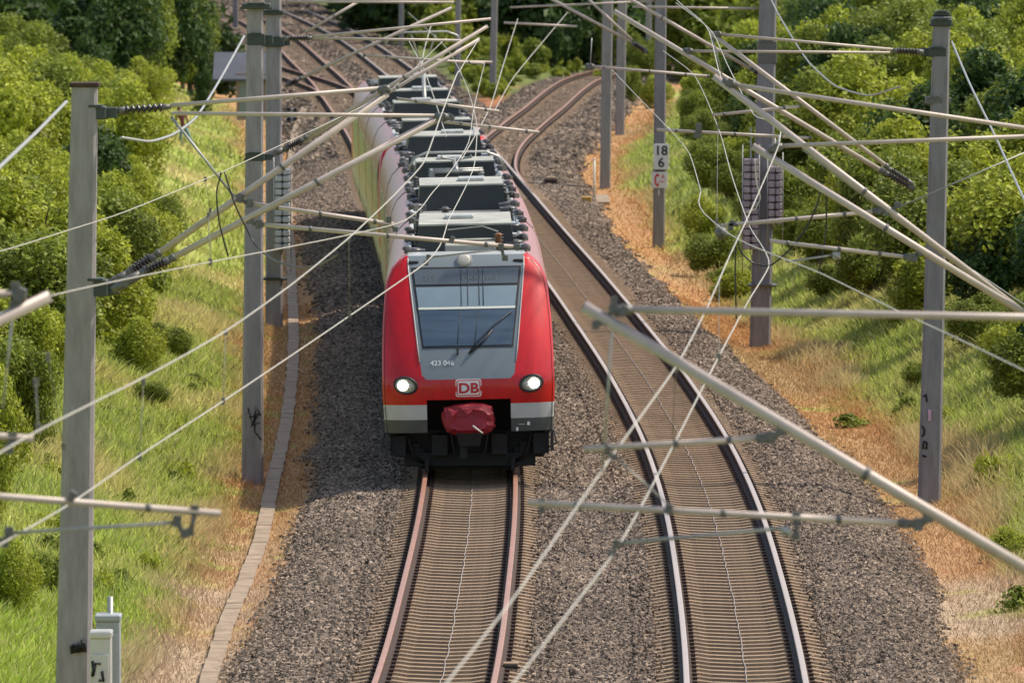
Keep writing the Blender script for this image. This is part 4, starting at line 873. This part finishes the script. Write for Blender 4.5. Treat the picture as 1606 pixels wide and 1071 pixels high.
wire('messenger_wire', 'thin wire ending at a round insulator and leaving to the right edge', 'wire', [(960, 110, 190), (1000, 152, 175), (1060, 214, 158), (1077, 234, 152), (1098, 295, 135), (1121, 350, 113), (1142, 366, 111), (1290, 430, 98), (1400, 484, 90), (1500, 530, 83), (1625, 590, 76), (1750, 650, 70)], .006, group=G, drops=[(1126, 200, 150, 1124, 348, 113)])
wire('messenger_wire', 'sagging pale rope above the weights in the upper right', 'wire', [(1205, -10, 210), (1222, 25, 200), (1270, 100, 190), (1310, 135, 184), (1360, 150, 178), (1412, 136, 170)], .016, 'steel', group=G)
wire('stay_rope', 'pale rope falling from the nearest right mast to the right edge', 'rope', [(1493, 66, 161), (1520, 130, 150), (1560, 212, 138), (1600, 300, 128), (1640, 380, 118)], .017, 'steel')
wire('messenger_wire', 'pale wire leading from the top middle down to the upper tube end', 'wire', [(1030, -30, 190), (1066, 5, 180), (1112, 50, 161), (1130, 120, 150), (1137, 140, 148)], .008, group=G)
wire('messenger_wire', 'thin wire in the middle gap running down to the branch turnout', 'wire', [(812, 30, 268), (790, 100, 240), (768, 170, 220), (744, 215, 205), (724, 250, 195)], .010, group=G)
wire('contact_wire', 'thin wire over the branch track in the middle distance', 'wire', [(890, 20, 305), (848, 70, 270), (800, 130, 240), (775, 175, 225)], .010, group=G)
wire('messenger_wire', 'short wires fanning out over the rear train unit', 'wire', [(640, 62, 240), (665, 110, 225), (686, 170, 210), (700, 215, 200)], .010, group=G)
wire('contact_wire', 'wire coming down between the blurred tubes to the train roof', 'wire', [(676, 40, 250), (664, 85, 235), (660, 120, 225)], .012, group=G)
for (lb, pts) in (('black jumper cable looping down left of the scribbled mast', [(347, 270, 114), (340, 300, 114), (344, 350, 114), (358, 402, 114)]),
                  ('long black jumper cable sagging across the scribbled mast', [(352, 270, 114), (368, 320, 114), (395, 375, 114), (430, 408, 113), (470, 420, 112), (505, 414, 111), (533, 398, 110)]),
                  ('black jumper cable looping from the lower right tube to the contact wire', [(1290, 288, 112), (1282, 320, 112), (1262, 362, 112), (1235, 395, 112), (1206, 417, 112), (1180, 412, 112), (1162, 395, 112), (1155, 370, 112)]),
                  ('short black cable hanging beside the larger loop on the right', [(1296, 300, 112), (1296, 345, 112), (1292, 390, 112), (1283, 430, 112)]),
                  ('black weighted cable hanging straight below the small black loop', [(1154, 378, 112), (1153, 430, 112), (1155, 500, 112)])):
    wire('jumper_cable', lb, 'cable', pts, .011, 'cable')
wr = wire('y_rope', 'short pale spacer rope hanging in front of the weight stack', 'rope', [(1184, 250, 111), (1186, 285, 111), (1192, 312, 111), (1184, 328, 111), (1170, 333, 111)], .007, 'wire')
b = MB(); c = at(1131, 366, 112.6); b.lathe(c, (0, -1, .1), [(0, .03), (.02, .062), (.07, .075), (.11, .06), (.14, .02)], 16); b.tube([c+Vector((0, 0, .05)), c+Vector((.0, 0, .11))], .012, 6); ib = b.build('line_insulator', M['clamp'], None); tag(ib, 'round dark insulator hanging at the free end of a small tube', 'insulator'); recenter(ib)
# ---- trackside bits ---------------------------------------------------
def cabinet(label, x0, x1, ytop, D, zb, m_, dpt=.35, pole=False):
    a, c = at(x0, ytop, D), at(x1, ytop, D); w_ = c.x-a.x; cx = (a.x+c.x)/2; h = a.z-zb; root = empty('trackside_cabinet', (cx, D, zb), label, 'cabinet')
    b = MB(); b.bbox((cx, D, zb+h/2-.04), (w_*.94, dpt, h-.08), .012); b.build('case', m_, root)
    b = MB(); b.bbox((cx, D, zb+h-.04), (w_*1.03, dpt+.06, .08), .015); b.build('lid', m_, root)
    b = MB(); b.bbox((cx, D-dpt/2-.012, zb+h*.48), (w_*.74, .02, h*.8), .004); d = b.build('door', m_, root); b = MB(); b.box((cx+w_*.28, D-dpt/2-.03, zb+h*.5), (.02, .03, .1)); b.build('handle', M['clamp'], d)
    if pole: b = MB(); b.tube([(cx+.02, D+.1, zb), (cx+.02, D+.1, at(0, pole, D).z)], .035, 8); b.build('post', M['steel'], root)
    return root, cx, D-dpt/2-.025
zc = float(height(at(160, 1000, D1-2).x, D1-2))
c1, cx, cy = cabinet('pale grey upright cabinet with black scribble at the foot of the nearest mast', 141, 176, 988, D1-1.5, zc-.3, M['cab'])
b = MB(); 
for st in ([(145, 1036), (147, 1060), (150, 1040), (158, 1041)], [(144, 1060), (149, 1042)], [(160, 1052), (162, 1068), (155, 1066)]): b.tube([at(x, y, cy) for x, y in st], .018, 5)
b.build('graffiti', M['graffiti'], c1)
cabinet('blue grey cabinet on a post just behind the scribbled pale one', 150, 190, 962, D1+3, zc-.2, M['cab2'], pole=936)
p = gz(921, 318); yb = empty('trackside_box', p, 'small yellow box with black hoop handle at the ballast edge near the turnout', 'box'); b = MB(); b.bbox(p+Vector((-.02, 0, .1)), (.30, .4, .17), .02); b.build('case', M['yellow'], yb); b = MB(); b.tube([p+Vector((-.06+.07*math.cos(q), .2, .22+.14*math.sin(q))) for q in [math.pi*k/8 for k in range(9)]], .016, 6); b.build('handle', M['rubber'], yb)
p = gz(943, 320); b = MB(); b.bbox(p+Vector((.06, 2.5, .03)), (.42, 6.0, .12), .02, M=None); sl_ = b.build('concrete_slab', M['trough'], None); tag(sl_, 'pale concrete slab lying in dry weeds below the fourth right mast', 'slab'); recenter(sl_)
p = gz(932, 312); mp = empty('marker_post', p, 'thin white post standing by the yellow trackside box', 'post'); b = MB(); b.tube([p-Vector((0, 0, .1)), p+Vector((0, 0, 1.2))], .03, 8); b.build('post', M['offwhite'], mp); b = MB(); b.lathe(p+Vector((0, 0, 1.2)), (0, 0, 1), [(0, .036), (.03, .036), (.05, .02)], 8); b.build('cap', M['offwhite'], mp)
p = gz(862, 291); pm = empty('point_machine', p, 'rusty point machine with rods beside the turnout of the branch track', 'point machine')
b = MB(); b.bbox(p+Vector((.04, 0, .12)), (.42, .8, .22), .03); b.build('case', M['railside'], pm); b = MB(); b.bbox(p+Vector((.05, 0, .25)), (.3, .5, .05), .02); b.build('lid', M['trough'], pm)
b = MB(); b.tube([p+Vector((-.2, -.1, .1)), p+Vector((-.9, -.15, .07))], .022, 6); b.tube([p+Vector((-.2, .2, .1)), p+Vector((-.9, .3, .07))], .022, 6); b.tube([p+Vector((.2, 0, .1)), p+Vector((.5, -.5, .03)), p+Vector((.75, -.7, .02)), p+Vector((1.1, -1.2, .0))], .018, 6); b.build('rods', M['clamp'], pm)
p = on(801, 1062, -.3); ac = empty('axle_counter', p, 'small block with pale lid beside the left track at the bottom edge', 'track sensor'); b = MB(); b.bbox(p+Vector((0, 0, .10)), (.19, .2, .14), .01); b.build('case', M['rubber'], ac); b = MB(); b.bbox(p+Vector((-.0, 0, .185)), (.20, .18, .03), .006); b.build('lid', M['trough'], ac); b = MB(); b.lathe(p+Vector((.14, -.1, .07)), (0, -1, 0), [(0, .04), (.05, .05), (.06, .02)], 10); b.build('plug', M['clamp'], ac)
p = on(458, 200, -.5); gs = empty('ground_signal', p, 'small signal with four black round lamps left of the far ballast', 'signal')
b = MB(); b.tube([p, p+Vector((0, 0, .72))], .03, 6); b.bbox(p+Vector((0, 0, .48)), (.30, .06, .5), .02); b.build('board', M['lgrey'], gs)
for x, y in ((453, 172), (463, 173), (453, 187), (463, 187)): b = MB(); c = at(x, y, p.y-.08); b.lathe(c, (0, -1, 0), [(0, .07), (.09, .085), (.1, .07), (.05, .05)], 12); b.build('lamp', M['rubber'], gs)
# ---- hut -----------------------------------------------------------------
hx0, hx1, hd = at(334, 150, 335).x, at(436, 150, 335).x, 335; hz = 1.0; hc = (hx0+hx1)/2
hut = empty('hut', (hc, hd, hz), 'small hut with blue grey pitched roof behind the second and third left masts', 'hut')
b = MB(); b.box((hc+.3, hd+1.6, hz+.75), (hx1-hx0-1.0, 3.2, 1.6)); b.build('wall', mat('pink plaster', (.36, .25, .21), .85, noise=.25, nscale=3), hut)
b = MB(); zr, ze = at(0, 84, hd).z, at(0, 124, hd).z; b.loft([[Vector((x, hd-.3, ze)), Vector((x, hd+1.7, zr)), Vector((x, hd+3.6, ze)), Vector((x, hd+3.6, ze-.08)), Vector((x, hd+1.7, zr-.1)), Vector((x, hd-.3, ze-.08))] for x in (hx0, hx1)]); b.build('roof', mat('blue grey roof', (.07, .078, .095), .6, noise=.3, nscale=2), hut)
b = MB(); b.box((hc+.2, hd-.02, hz+.7), (.8, .06, 1.3)); dr = b.build('door', M['tgrey'], hut); b = MB(); b.box((hc+.5, hd-.06, hz+.7), (.06, .04, .1)); b.build('handle', M['clamp'], dr)

# ---- person on the far left slope ------------------------------------------
def person(x, y, label):
    p = gz(x, y); root = empty('person', p, label, 'person'); import bmesh
    J = {'pel': (0, 0, .82, .13), 'sp': (-.05, 0, 1.05, .12), 'ch': (-.10, 0, 1.28, .145), 'nk': (-.14, 0, 1.45, .055), 'hd': (-.17, -.01, 1.58, .085), 'ht': (-.18, -.01, 1.68, .07),
         'hl': (-.09, 0, .78, .10), 'kl': (-.12, -.06, .45, .065), 'al': (-.08, .06, .09, .042), 'tl': (-.10, -.10, .04, .035), 'hr': (.10, 0, .78, .10), 'kr': (.24, -.05, .46, .065), 'ar': (.42, .06, .10, .042), 'tr': (.48, -.08, .05, .035),
         'shl': (-.27, 0, 1.36, .06), 'el': (-.34, -.03, 1.10, .042), 'wl': (-.30, -.14, .88, .028), 'shr': (.07, 0, 1.36, .06), 'er': (.17, -.05, 1.12, .042), 'wr': (.22, -.2, .95, .028)}
    E = [('pel', 'sp'), ('sp', 'ch'), ('ch', 'nk'), ('nk', 'hd'), ('hd', 'ht'), ('pel', 'hl'), ('hl', 'kl'), ('kl', 'al'), ('al', 'tl'), ('pel', 'hr'), ('hr', 'kr'), ('kr', 'ar'), ('ar', 'tr'), ('ch', 'shl'), ('shl', 'el'), ('el', 'wl'), ('ch', 'shr'), ('shr', 'er'), ('er', 'wr')]
    for w_ in ('wl', 'wr'):
        X, Y, Z, _ = J[w_]; J[w_+'p'] = (X, Y-.02, Z-.07, .026); E.append((w_, w_+'p'))
        for i in range(4): a = (i-1.5)*.018; J[w_+'a%d' % i] = (X+a, Y-.03, Z-.115, .009); J[w_+'b%d' % i] = (X+a*1.2, Y-.045, Z-.15-(.01 if i in (1, 2) else 0), .008); E += [(w_+'p', w_+'a%d' % i), (w_+'a%d' % i, w_+'b%d' % i)]
        J[w_+'t'] = (X+.035, Y-.04, Z-.07, .009); E.append((w_+'p', w_+'t'))
    k = list(J); me = bpy.data.meshes.new('body'); me.from_pydata([J[a][:3] for a in k], [(k.index(a), k.index(b)) for a, b in E], [])
    o = bpy.data.objects.new('body', me); COL.objects.link(o); o.modifiers.new('s', 'SKIN'); sv = me.skin_vertices[0].data
    for i, a in enumerate(k): sv[i].radius = (J[a][3], J[a][3]*(.75 if a in ('pel', 'sp', 'ch') else 1)); sv[i].use_root = a == 'pel'
    o.modifiers.new('u', 'SUBSURF').levels = 1; dg = bpy.context.evaluated_depsgraph_get(); m2 = bpy.data.meshes.new_from_object(o.evaluated_get(dg)); bpy.data.objects.remove(o); m2.materials.clear()
    for m_ in (mat('skin', (.45, .26, .19), .6), mat('dark red top', (.16, .035, .05), .8, noise=.3), mat('pale blue trousers', (.16, .27, .31), .85, noise=.2), mat('dark shoes', (.03, .03, .03), .6)): m2.materials.append(m_)
    for f in m2.polygons:
        c = f.center; f.material_index = 3 if c.z < .12 else 2 if c.z < .86 and abs(c.x-.02) < .6 and not (c.y < -.1 and c.z > .6) else 1 if c.z < 1.44 and c.z > 1.0 else 1 if c.z < 1.44 and c.y > -.1 else 0
        f.use_smooth = True
    ob = link('body', m2, root); h = MB(); h.lathe((-.175, .015, 1.56), (-.1, .1, 1), [(0, .07), (.05, .10), (.12, .095), (.155, .05), (.165, .01)], 12); h.build('hair', mat('dark hair', (.03, .02, .015), .7), root, local=True)
    f = MB(); f.box((-.17, -.1, 1.585), (.02, .03, .03)); f.box((-.17, -.09, 1.545), (.045, .01, .01)); f.box((-.20, -.088, 1.61), (.02, .01, .01)); f.box((-.14, -.088, 1.61), (.02, .01, .01)); f.build('face', mat('face details', (.2, .08, .06), .6), root, local=True)
    root.scale = (.8, .8, .8)
person(288, 232, 'person in dark red top and pale blue trousers on the far left slope')
# ================================================================== GREENERY
def crown_mesh(name, R, H, lobes, leaves, lsz, seed, conic=False, mtl=None):
    g = np.random.default_rng(seed); C = []; 
    for i in range(lobes):
        for _ in range(40):
            u = g.uniform(-1, 1, 3)
            if np.linalg.norm(u) < 1: break
        if conic: f = (u[2]+1)/2; c = np.array([u[0]*R*.8*(1-f), u[1]*R*.8*(1-f), H*(.1+.85*f)]); r = R*(.42*(1-f)+.12)
        else: c = np.array([u[0]*R*.72, u[1]*R*.72, H*(.47+.36*u[2])]); r = R*g.uniform(.22, .46)
        C.append((c, r, g.uniform(.8, 1.2)))
    n = leaves; k = g.integers(0, lobes, n); cs = np.array([C[i][0] for i in k]); rs = np.array([C[i][1] for i in k]); tl = np.array([C[i][2] for i in k])
    d = g.normal(size=(n, 3)); d /= np.linalg.norm(d, axis=1)[:, None]
    rad = rs*(1-.35*g.uniform(0, 1, n)**2+.12*g.normal(size=n)); p = cs+d*rad[:, None]*np.array([1, 1, 1.05]); p[:, 2] = np.abs(p[:, 2])
    nn = d*.6+g.normal(size=(n, 3))*.6+np.array([0, 0, .35]); nn /= np.linalg.norm(nn, axis=1)[:, None]
    a = np.cross(nn, g.normal(size=(n, 3))); a /= np.linalg.norm(a, axis=1)[:, None]; b = np.cross(nn, a); s = lsz*g.uniform(.6, 1.35, n)[:, None]
    q = np.stack([p+a*s, p+b*s*.5+nn*s*.12, p-a*s*.9, p-b*s*.5+nn*s*.1], 1).reshape(-1, 3)
    Fc = np.arange(n*4).reshape(-1, 4); t = np.repeat(tl*np.clip(g.normal(1, .25, n), .45, 1.7), 4)
    me = npmesh(name, q, Fc, 4, tint=t); me.materials.append(mtl); return me
def trunk_mesh(R, H, seed, conic=False):
    g = random.Random(seed); b = MB(); n = 1 if conic else 4
    top = H*(.9 if conic else .6)
    if conic: b.tube([(0, 0, -.3), (0.02, 0, H*.5), (0, 0, top)], .09*H**.5, 6, r1=.02)
    else:
        b.tube([(0, 0, -.3), (.03*H, 0, H*.2), (0, .02*H, H*.35)], .045*H**.7, 6, r1=.03*H**.7)
        for i in range(n):
            q = 2*math.pi*i/n+g.random(); b.tube([(0, 0, H*.12), (math.cos(q)*R*.25, math.sin(q)*R*.25, H*.35), (math.cos(q)*R*.55, math.sin(q)*R*.55, H*g.uniform(.5, .75))], .02*H**.7, 5, r1=.008)
    me = bpy.data.meshes.new('stem'); me.from_pydata(b.v, [], b.f); me.update(); me.materials.append(M['bark']); return me
LEAF = [M['leaf_yellow'], M['leaf_mid'], M['leaf_dark']]
PROTO = {}
for kind, (mtl, R, H, lobes, leaves, lsz, cone) in {'bushy': (0, 1.25, 2.5, 16, 12500, .054, 0), 'bushy2': (0, 1.3, 2.6, 20, 12500, .058, 0), 'green': (1, 1.25, 2.6, 16, 12500, .056, 0), 'green2': (1, 1.2, 2.7, 22, 12500, .052, 0), 'dark': (2, 1.3, 3.0, 18, 7500, .075, 0), 'conifer': (2, 1.1, 4.4, 26, 8000, .07, 1),
    'far': (1, 1.6, 3.2, 14, 2600, .15, 0), 'farpale': (0, 1.6, 2.6, 14, 2600, .15, 0), 'fardark': (2, 1.6, 3.6, 16, 2600, .16, 0), 'weed': (1, .42, .5, 9, 700, .05, 0), 'weedy': (0, .42, .45, 9, 700, .045, 0)}.items():
    PROTO[kind] = (crown_mesh('crown', R, H, lobes, leaves, lsz, hash(kind) % 1 + sum(map(ord, kind)), bool(cone), LEAF[mtl]), trunk_mesh(R, H, 3, bool(cone)), R, H)
PL = []
RG = random.Random(11); used_labels = set()
COLW = {'bushy': 'yellow green', 'bushy2': 'sunlit yellow green', 'green': 'mid green', 'green2': 'leafy mid green', 'dark': 'dark green', 'conifer': 'dark conical', 'far': 'distant mid green', 'farpale': 'distant pale green', 'fardark': 'distant dark green', 'weed': 'small green', 'weedy': 'small yellowish'}
def plant(kind, x, y, hpx, wpx, where, name=None, sink=.1, world=None):
    p = gz(x, y) if world is None else Vector(world)
    if p is None: return
    k = F/p.y; cr, tk, R, H = PROTO[kind]; sz = hpx/k/H; sx = wpx/k/(2*R)
    nm = name or ('conifer' if kind == 'conifer' else 'tree' if 'far' in kind or kind == 'dark' else 'weed_plant' if 'weed' in kind else 'bush')
    noun = {'conifer': 'conifer', 'tree': 'tree', 'weed_plant': 'weed clump', 'bush': 'bush'}[nm]
    root = empty(nm, p-Vector((0, 0, sink)), 'x', noun, where_group(where, noun)); PL.append((root, kind, noun, where, x if world is None else 803+p.x*F/p.y, (CAMZ-p.z)*F/p.y-260-hpx*.5, hpx/k, wpx/hpx)); root.scale = (sx, sx, sz); root.rotation_euler = (0, 0, RG.uniform(0, 6.28))
    for me, n_ in ((cr, 'crown'), (tk, 'trunk' if nm in ('tree', 'conifer') else 'stem')):
        if kind.startswith('far') and n_ != 'crown' : pass
        o = bpy.data.objects.new(n_, me); COL.objects.link(o); o.parent = root
    return root
def where_group(w_, noun): return f'{noun} growth {w_}'[:60]
# left thicket
Ll = [(560, 90), (535, 150), (500, 190), (460, 215), (420, 232), (380, 238), (340, 236), (300, 226), (262, 205), (228, 200), (200, 215), (175, 262), (152, 285), (130, 300)]
for i, (yb, xr) in enumerate(Ll):
    hm = 2.6+.5*math.sin(i); x = xr-30
    while x > -140:
        D = gz(x, yb); k = F/D.y; edge = x > xr-90
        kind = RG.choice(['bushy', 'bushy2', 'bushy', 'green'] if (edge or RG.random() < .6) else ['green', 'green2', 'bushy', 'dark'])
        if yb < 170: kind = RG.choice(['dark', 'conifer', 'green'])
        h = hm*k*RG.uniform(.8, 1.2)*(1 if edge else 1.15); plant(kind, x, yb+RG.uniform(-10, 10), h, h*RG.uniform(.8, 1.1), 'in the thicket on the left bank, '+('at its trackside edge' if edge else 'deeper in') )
        x -= h*RG.uniform(.5, .75)
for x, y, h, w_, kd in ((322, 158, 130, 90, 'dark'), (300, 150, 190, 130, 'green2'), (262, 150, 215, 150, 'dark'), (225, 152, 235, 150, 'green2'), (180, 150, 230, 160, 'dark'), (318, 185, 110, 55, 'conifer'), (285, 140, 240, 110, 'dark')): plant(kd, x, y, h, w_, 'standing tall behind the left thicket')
for x, y, h, w_, kd in ((30, 700, 210, 150, 'green'), (-30, 800, 260, 160, 'bushy'), (20, 610, 200, 150, 'bushy2'), (70, 590, 120, 110, 'bushy'), (70, 930, 90, 90, 'green'), (20, 960, 140, 110, 'bushy'), (105, 880, 60, 70, 'weed'), (240, 460, 60, 80, 'weed')): plant(kd, x, y, h, w_, 'low at the left edge in front of the thicket')
for x, y, h, w_, kd in ((225, 440, 150, 130, 'bushy'), (262, 400, 120, 90, 'green'), (190, 545, 160, 120, 'bushy2'), (215, 590, 110, 110, 'bushy'), (260, 560, 70, 90, 'green2'), (235, 640, 60, 80, 'green')): plant(kd, x, y, h, w_, 'spilling down the left slope beside the nearest mast')
# small weeds over the left slope
for i in range(26):
    x, y = RG.uniform(60, 330), RG.uniform(560, 1040)
    if x > 330-(y-560)*.2: continue
    plant(RG.choice(['weed', 'weedy']), x, y, RG.uniform(24, 44), RG.uniform(36, 80), 'in the grass of the left slope')
plant('weed', 297, 782, 26, 44, 'beside the orange dry grass right of the nearest mast')
# right thicket
Rr = [(640, 1590), (590, 1555), (545, 1500), (500, 1420), (465, 1330), (430, 1250), (395, 1215), (360, 1150), (330, 1110), (300, 1090), (270, 1075), (240, 1065), (212, 1060), (185, 1056), (160, 1052), (138, 1052)]
for i, (yb, xl) in enumerate(Rr):
    x = xl+35
    while x < 1740:
        D = gz(x, yb)
        if D is None: break
        k = F/D.y; edge = x < xl+120; hm = (1.7 if edge else 3.0)*RG.uniform(.8, 1.25)
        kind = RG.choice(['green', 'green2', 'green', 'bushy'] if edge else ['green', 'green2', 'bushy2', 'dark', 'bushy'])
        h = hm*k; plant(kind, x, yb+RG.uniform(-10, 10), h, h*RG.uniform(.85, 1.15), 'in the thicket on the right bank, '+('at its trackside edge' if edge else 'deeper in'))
        x += h*RG.uniform(.5, .8)
for x, y, h, w_, kd in ((1125, 432, 90, 110, 'green2'), (1105, 375, 80, 90, 'bushy'), (1160, 470, 60, 110, 'bushy'), (1150, 455, 50, 90, 'green'), (1300, 470, 70, 110, 'green2'), (1420, 655, 40, 60, 'weed'), (1340, 672, 30, 90, 'weed'), (1590, 880, 70, 90, 'bushy'), (1560, 760, 60, 80, 'weedy'), (1440, 610, 60, 70, 'green'), (1600, 960, 50, 80, 'weed')): plant(kd, x, y, h, w_, 'low on the right slope among tall dry grass')
for i in range(18):
    x, y = RG.uniform(1180, 1600), RG.uniform(430, 900)
    if x < 1200+(y-430)*.62+60: continue
    plant(RG.choice(['weed', 'weedy']), x, y, RG.uniform(20, 40), RG.uniform(30, 70), 'scattered over the right slope')
# background: pale hillside shrubs and the wood behind
def back(n, D0, D1, x0, x1, kinds, hm, where):
    for i in range(n):
        D = RG.uniform(D0, D1); x = RG.uniform(x0, x1); X = (x-803)*D/F
        if X < float(RT(D))+2.6 and X > float(left_edge(D))-4.5 and D < 760: continue
        if 386 < D < 462 and X > float(DV(D))-3 and X < float(DV(D))+3: continue
        h = hm*RG.uniform(.75, 1.25); plant(RG.choice(kinds), 0, 0, h*F/D, h*F/D*RG.uniform(.8, 1.2), where, world=(X, D, float(height(X, D))))
back(60, 520, 600, 470, 760, ['farpale', 'far'], 2.4, 'on the slope behind the yard')
back(60, 462, 520, 540, 860, ['farpale', 'farpale', 'far'], 1.5, 'on the pale hillside behind the yard')
back(46, 500, 700, 420, 1060, ['far', 'fardark', 'farpale'], 3.2, 'in the wood beyond the yard')
back(80, 505, 560, 430, 1080, ['fardark', 'far', 'fardark'], 5.5, 'in the wood behind the hillside')
back(50, 560, 620, 300, 1640, ['fardark', 'fardark', 'far'], 8.5, 'in the dark wood at the top of the picture')
back(40, 446, 520, 850, 1120, ['fardark', 'far', 'fardark'], 5.5, 'in the wood behind the branch track')
for x, y, h, w_, kd in ((812, 118, 50, 50, 'farpale'), (838, 112, 60, 60, 'far'), (870, 112, 100, 70, 'fardark'), (905, 108, 110, 80, 'fardark'), (735, 112, 40, 50, 'farpale'), (930, 104, 130, 90, 'fardark'), (990, 160, 70, 50, 'green'), (1005, 130, 90, 60, 'green2'), (960, 112, 110, 70, 'far'), (1030, 170, 60, 60, 'bushy')): plant(kd, x, y, h, w_, 'close behind the bend of the branch track')
back(46, 400, 660, -40, 318, ['fardark', 'far', 'fardark'], 5.5, 'left of the far yard tracks')
for i in range(54):
    D = RG.uniform(402, 468); a, b = float(RT(D))+2.6, (float(DV(D))-2.6 if D < 440 else 6.0)
    if b <= a: continue
    X = RG.uniform(a, b); plant('farpale' if RG.random() < .7 else 'far', 0, 0, RG.uniform(.35, .9)*F/D, RG.uniform(.6, 1.5)*F/D, 'low between the diverging tracks', world=(X, D, float(height(X, D))), sink=.05)
for yb in (112, 92, 70):
    x = 1062
    while x < 1700:
        plant(RG.choice(['green', 'dark', 'bushy', 'green2']), x, yb, RG.uniform(95, 150), RG.uniform(90, 130), 'high on the right bank'); x += RG.uniform(55, 85)
# ------------------------------------------------------------------ grass
def grass_blades():
    V = []; T = []
    def batch(n, side, o0, o1, D0, D1, dp):
        u = rng.uniform(0, 1, n); D = (D0**(1-dp)+u*(D1**(1-dp)-D0**(1-dp)))**(1/(1-dp)); o = rng.uniform(o0, o1, n)
        X = left_edge(D)-o if side < 0 else right_edge(D)+o
        c, oo, left = zone_colors(X, D); Z = height(X, D)
        thr = bal_edge(D, left)+.10*wob(X, D*.35, 1.1); dens = smoothstep(thr-.1, thr+.3, o); k = rng.uniform(0, 1, n) < dens*np.where(o < 4.2, .8, 1)
        X, D, Z, c, o = X[k], D[k], Z[k], c[k], o[k]; n = len(X)
        gn = smoothstep(.8, 2.0, o-bal_edge(D, left[k])); st = np.clip((c[:, 0]/np.maximum(c[:, 1], .01)-.85)/.6, 0, 1)*gn*smoothstep(-.3, .8, wob(X+17, D*.6+3, .9))
        h = (.035+.07*rng.uniform(0, 1, n))*(1-gn)+gn*(.09+.20*rng.uniform(0, 1, n))*(1+.45*wob(X, D, .9)*.5)+st*rng.uniform(.05, .38, n)
        h = np.clip(h, .04, .95); w_ = rng.uniform(.005, .010, n)*(D/150)*(1+gn*.4); ang = rng.uniform(0, 6.28, n); a = np.stack([np.cos(ang), np.sin(ang)*.4, 0*ang], -1)
        ln = rng.normal(0, .55, (n, 2))*h[:, None]; ln[:, 0] += .18*h*(1 if side > 0 else -1)*wob(X, D, .35)
        base = np.stack([X, D, Z-.02], -1); tip = base+np.stack([ln[:, 0], ln[:, 1], h], -1); mid = base*.45+tip*.55; mid[:, 2] += h*.1
        v = np.stack([base-a*w_[:, None], base+a*w_[:, None], mid+a*w_[:, None]*.8, tip, mid-a*w_[:, None]*.8], 1)
        col = c*1.12*np.clip(1+rng.normal(0, 1, n)*(.16+.2*gn), .4, 2.0)[:, None]; sk = rng.uniform(0, 1, n)
        col[sk < .25*gn] = col[sk < .25*gn]*.4+np.array([.60, .54, .28])*.6
        stc = st > .35; col[stc] = col[stc]*.5+np.array([.58, .50, .25])*.5
        V.append(v.reshape(-1, 3)); T.append(np.repeat(np.clip(col, 0, .8), 5, 0))
    batch(230000, -1, 2.5, 12, 118, 235, .6); batch(34000, -1, 2.8, 12, 235, 400, .8)
    batch(230000, 1, 1.95, 10, 118, 235, .6); batch(46000, 1, 1.95, 10, 235, 400, .8)
    V = np.concatenate(V); T = np.concatenate(T); n = len(V)//5
    Fc = (np.arange(n)[:, None, None]*5+np.array([[0, 1, 2], [0, 2, 4], [4, 2, 3]])[None]).reshape(-1, 3)
    o = link('grass', npmesh('grass', V, Fc, 3, tint=T), None, [M['grass']]); tag(o, 'green, straw yellow and orange dry grass on both banks of the railway', 'grass', kind='stuff')
grass_blades()

# ------------------------------------------------------------------ one label for each plant
ORD = 'first second third fourth fifth sixth seventh eighth ninth tenth eleventh twelfth thirteenth fourteenth fifteenth sixteenth seventeenth eighteenth nineteenth twentieth'.split()
MARKS = [(-60, 'above the top mast ends'), (0, 'level with the mast tops'), (35, 'level with the far yard rails'), (75, 'level with the hut roof'), (110, 'level with the branch bend'), (140, 'level with the train tail'), (175, 'level with the rear roof boxes'), (210, 'level with the branch turnout'), (245, 'level with the kilometre plate'), (283, 'level with the red telephone plate'), (320, 'level with the stacked weights'), (360, 'level with the front roof box'),
 (408, 'level with the top lamp'), (450, 'level with the sun blind'), (495, 'level with the wiper'), (540, 'level with the windscreen foot'), (575, 'level with the fleet number'), (605, 'level with the lit headlamps'), (650, 'level with the coupler cover'), (700, 'level with the underframe'), (745, 'level with the first free rails'), (790, 'level with the long lower arm'), (840, 'level with the small clamp arm'), (900, 'between the arm and the cabinets'), (960, 'level with the cabinet roof'), (1020, 'level with the mast scribble')]
DIST = ['near centre', 'slightly', 'halfway', 'farther', 'far', 'utmost']
def plant_labels():
    gr = {}
    for r in PL:
        root, kind, noun, where, x, y, h, wd = r; mk = min(MARKS, key=lambda m: abs(m[0]-y))[1]; band = int(abs(x-803)//160)
        zone = 'right' if x > 803 else 'left'; gr.setdefault((noun, COLW[kind], mk, zone, band), []).append((abs(x-803), root))
    for (noun, cw, mk, zone, band), L in gr.items():
        L.sort(key=lambda a: a[0])
        for i, (_, root) in enumerate(L):
            if i >= 20:
                for c in list(root.children): bpy.data.objects.remove(c)
                bpy.data.objects.remove(root); continue
            pre = 'only' if len(L) == 1 else ORD[min(i, 19)]; root['label'] = f'{pre} {cw} {noun}, {DIST[min(band, 5)]} {zone}, {mk}'
plant_labels()
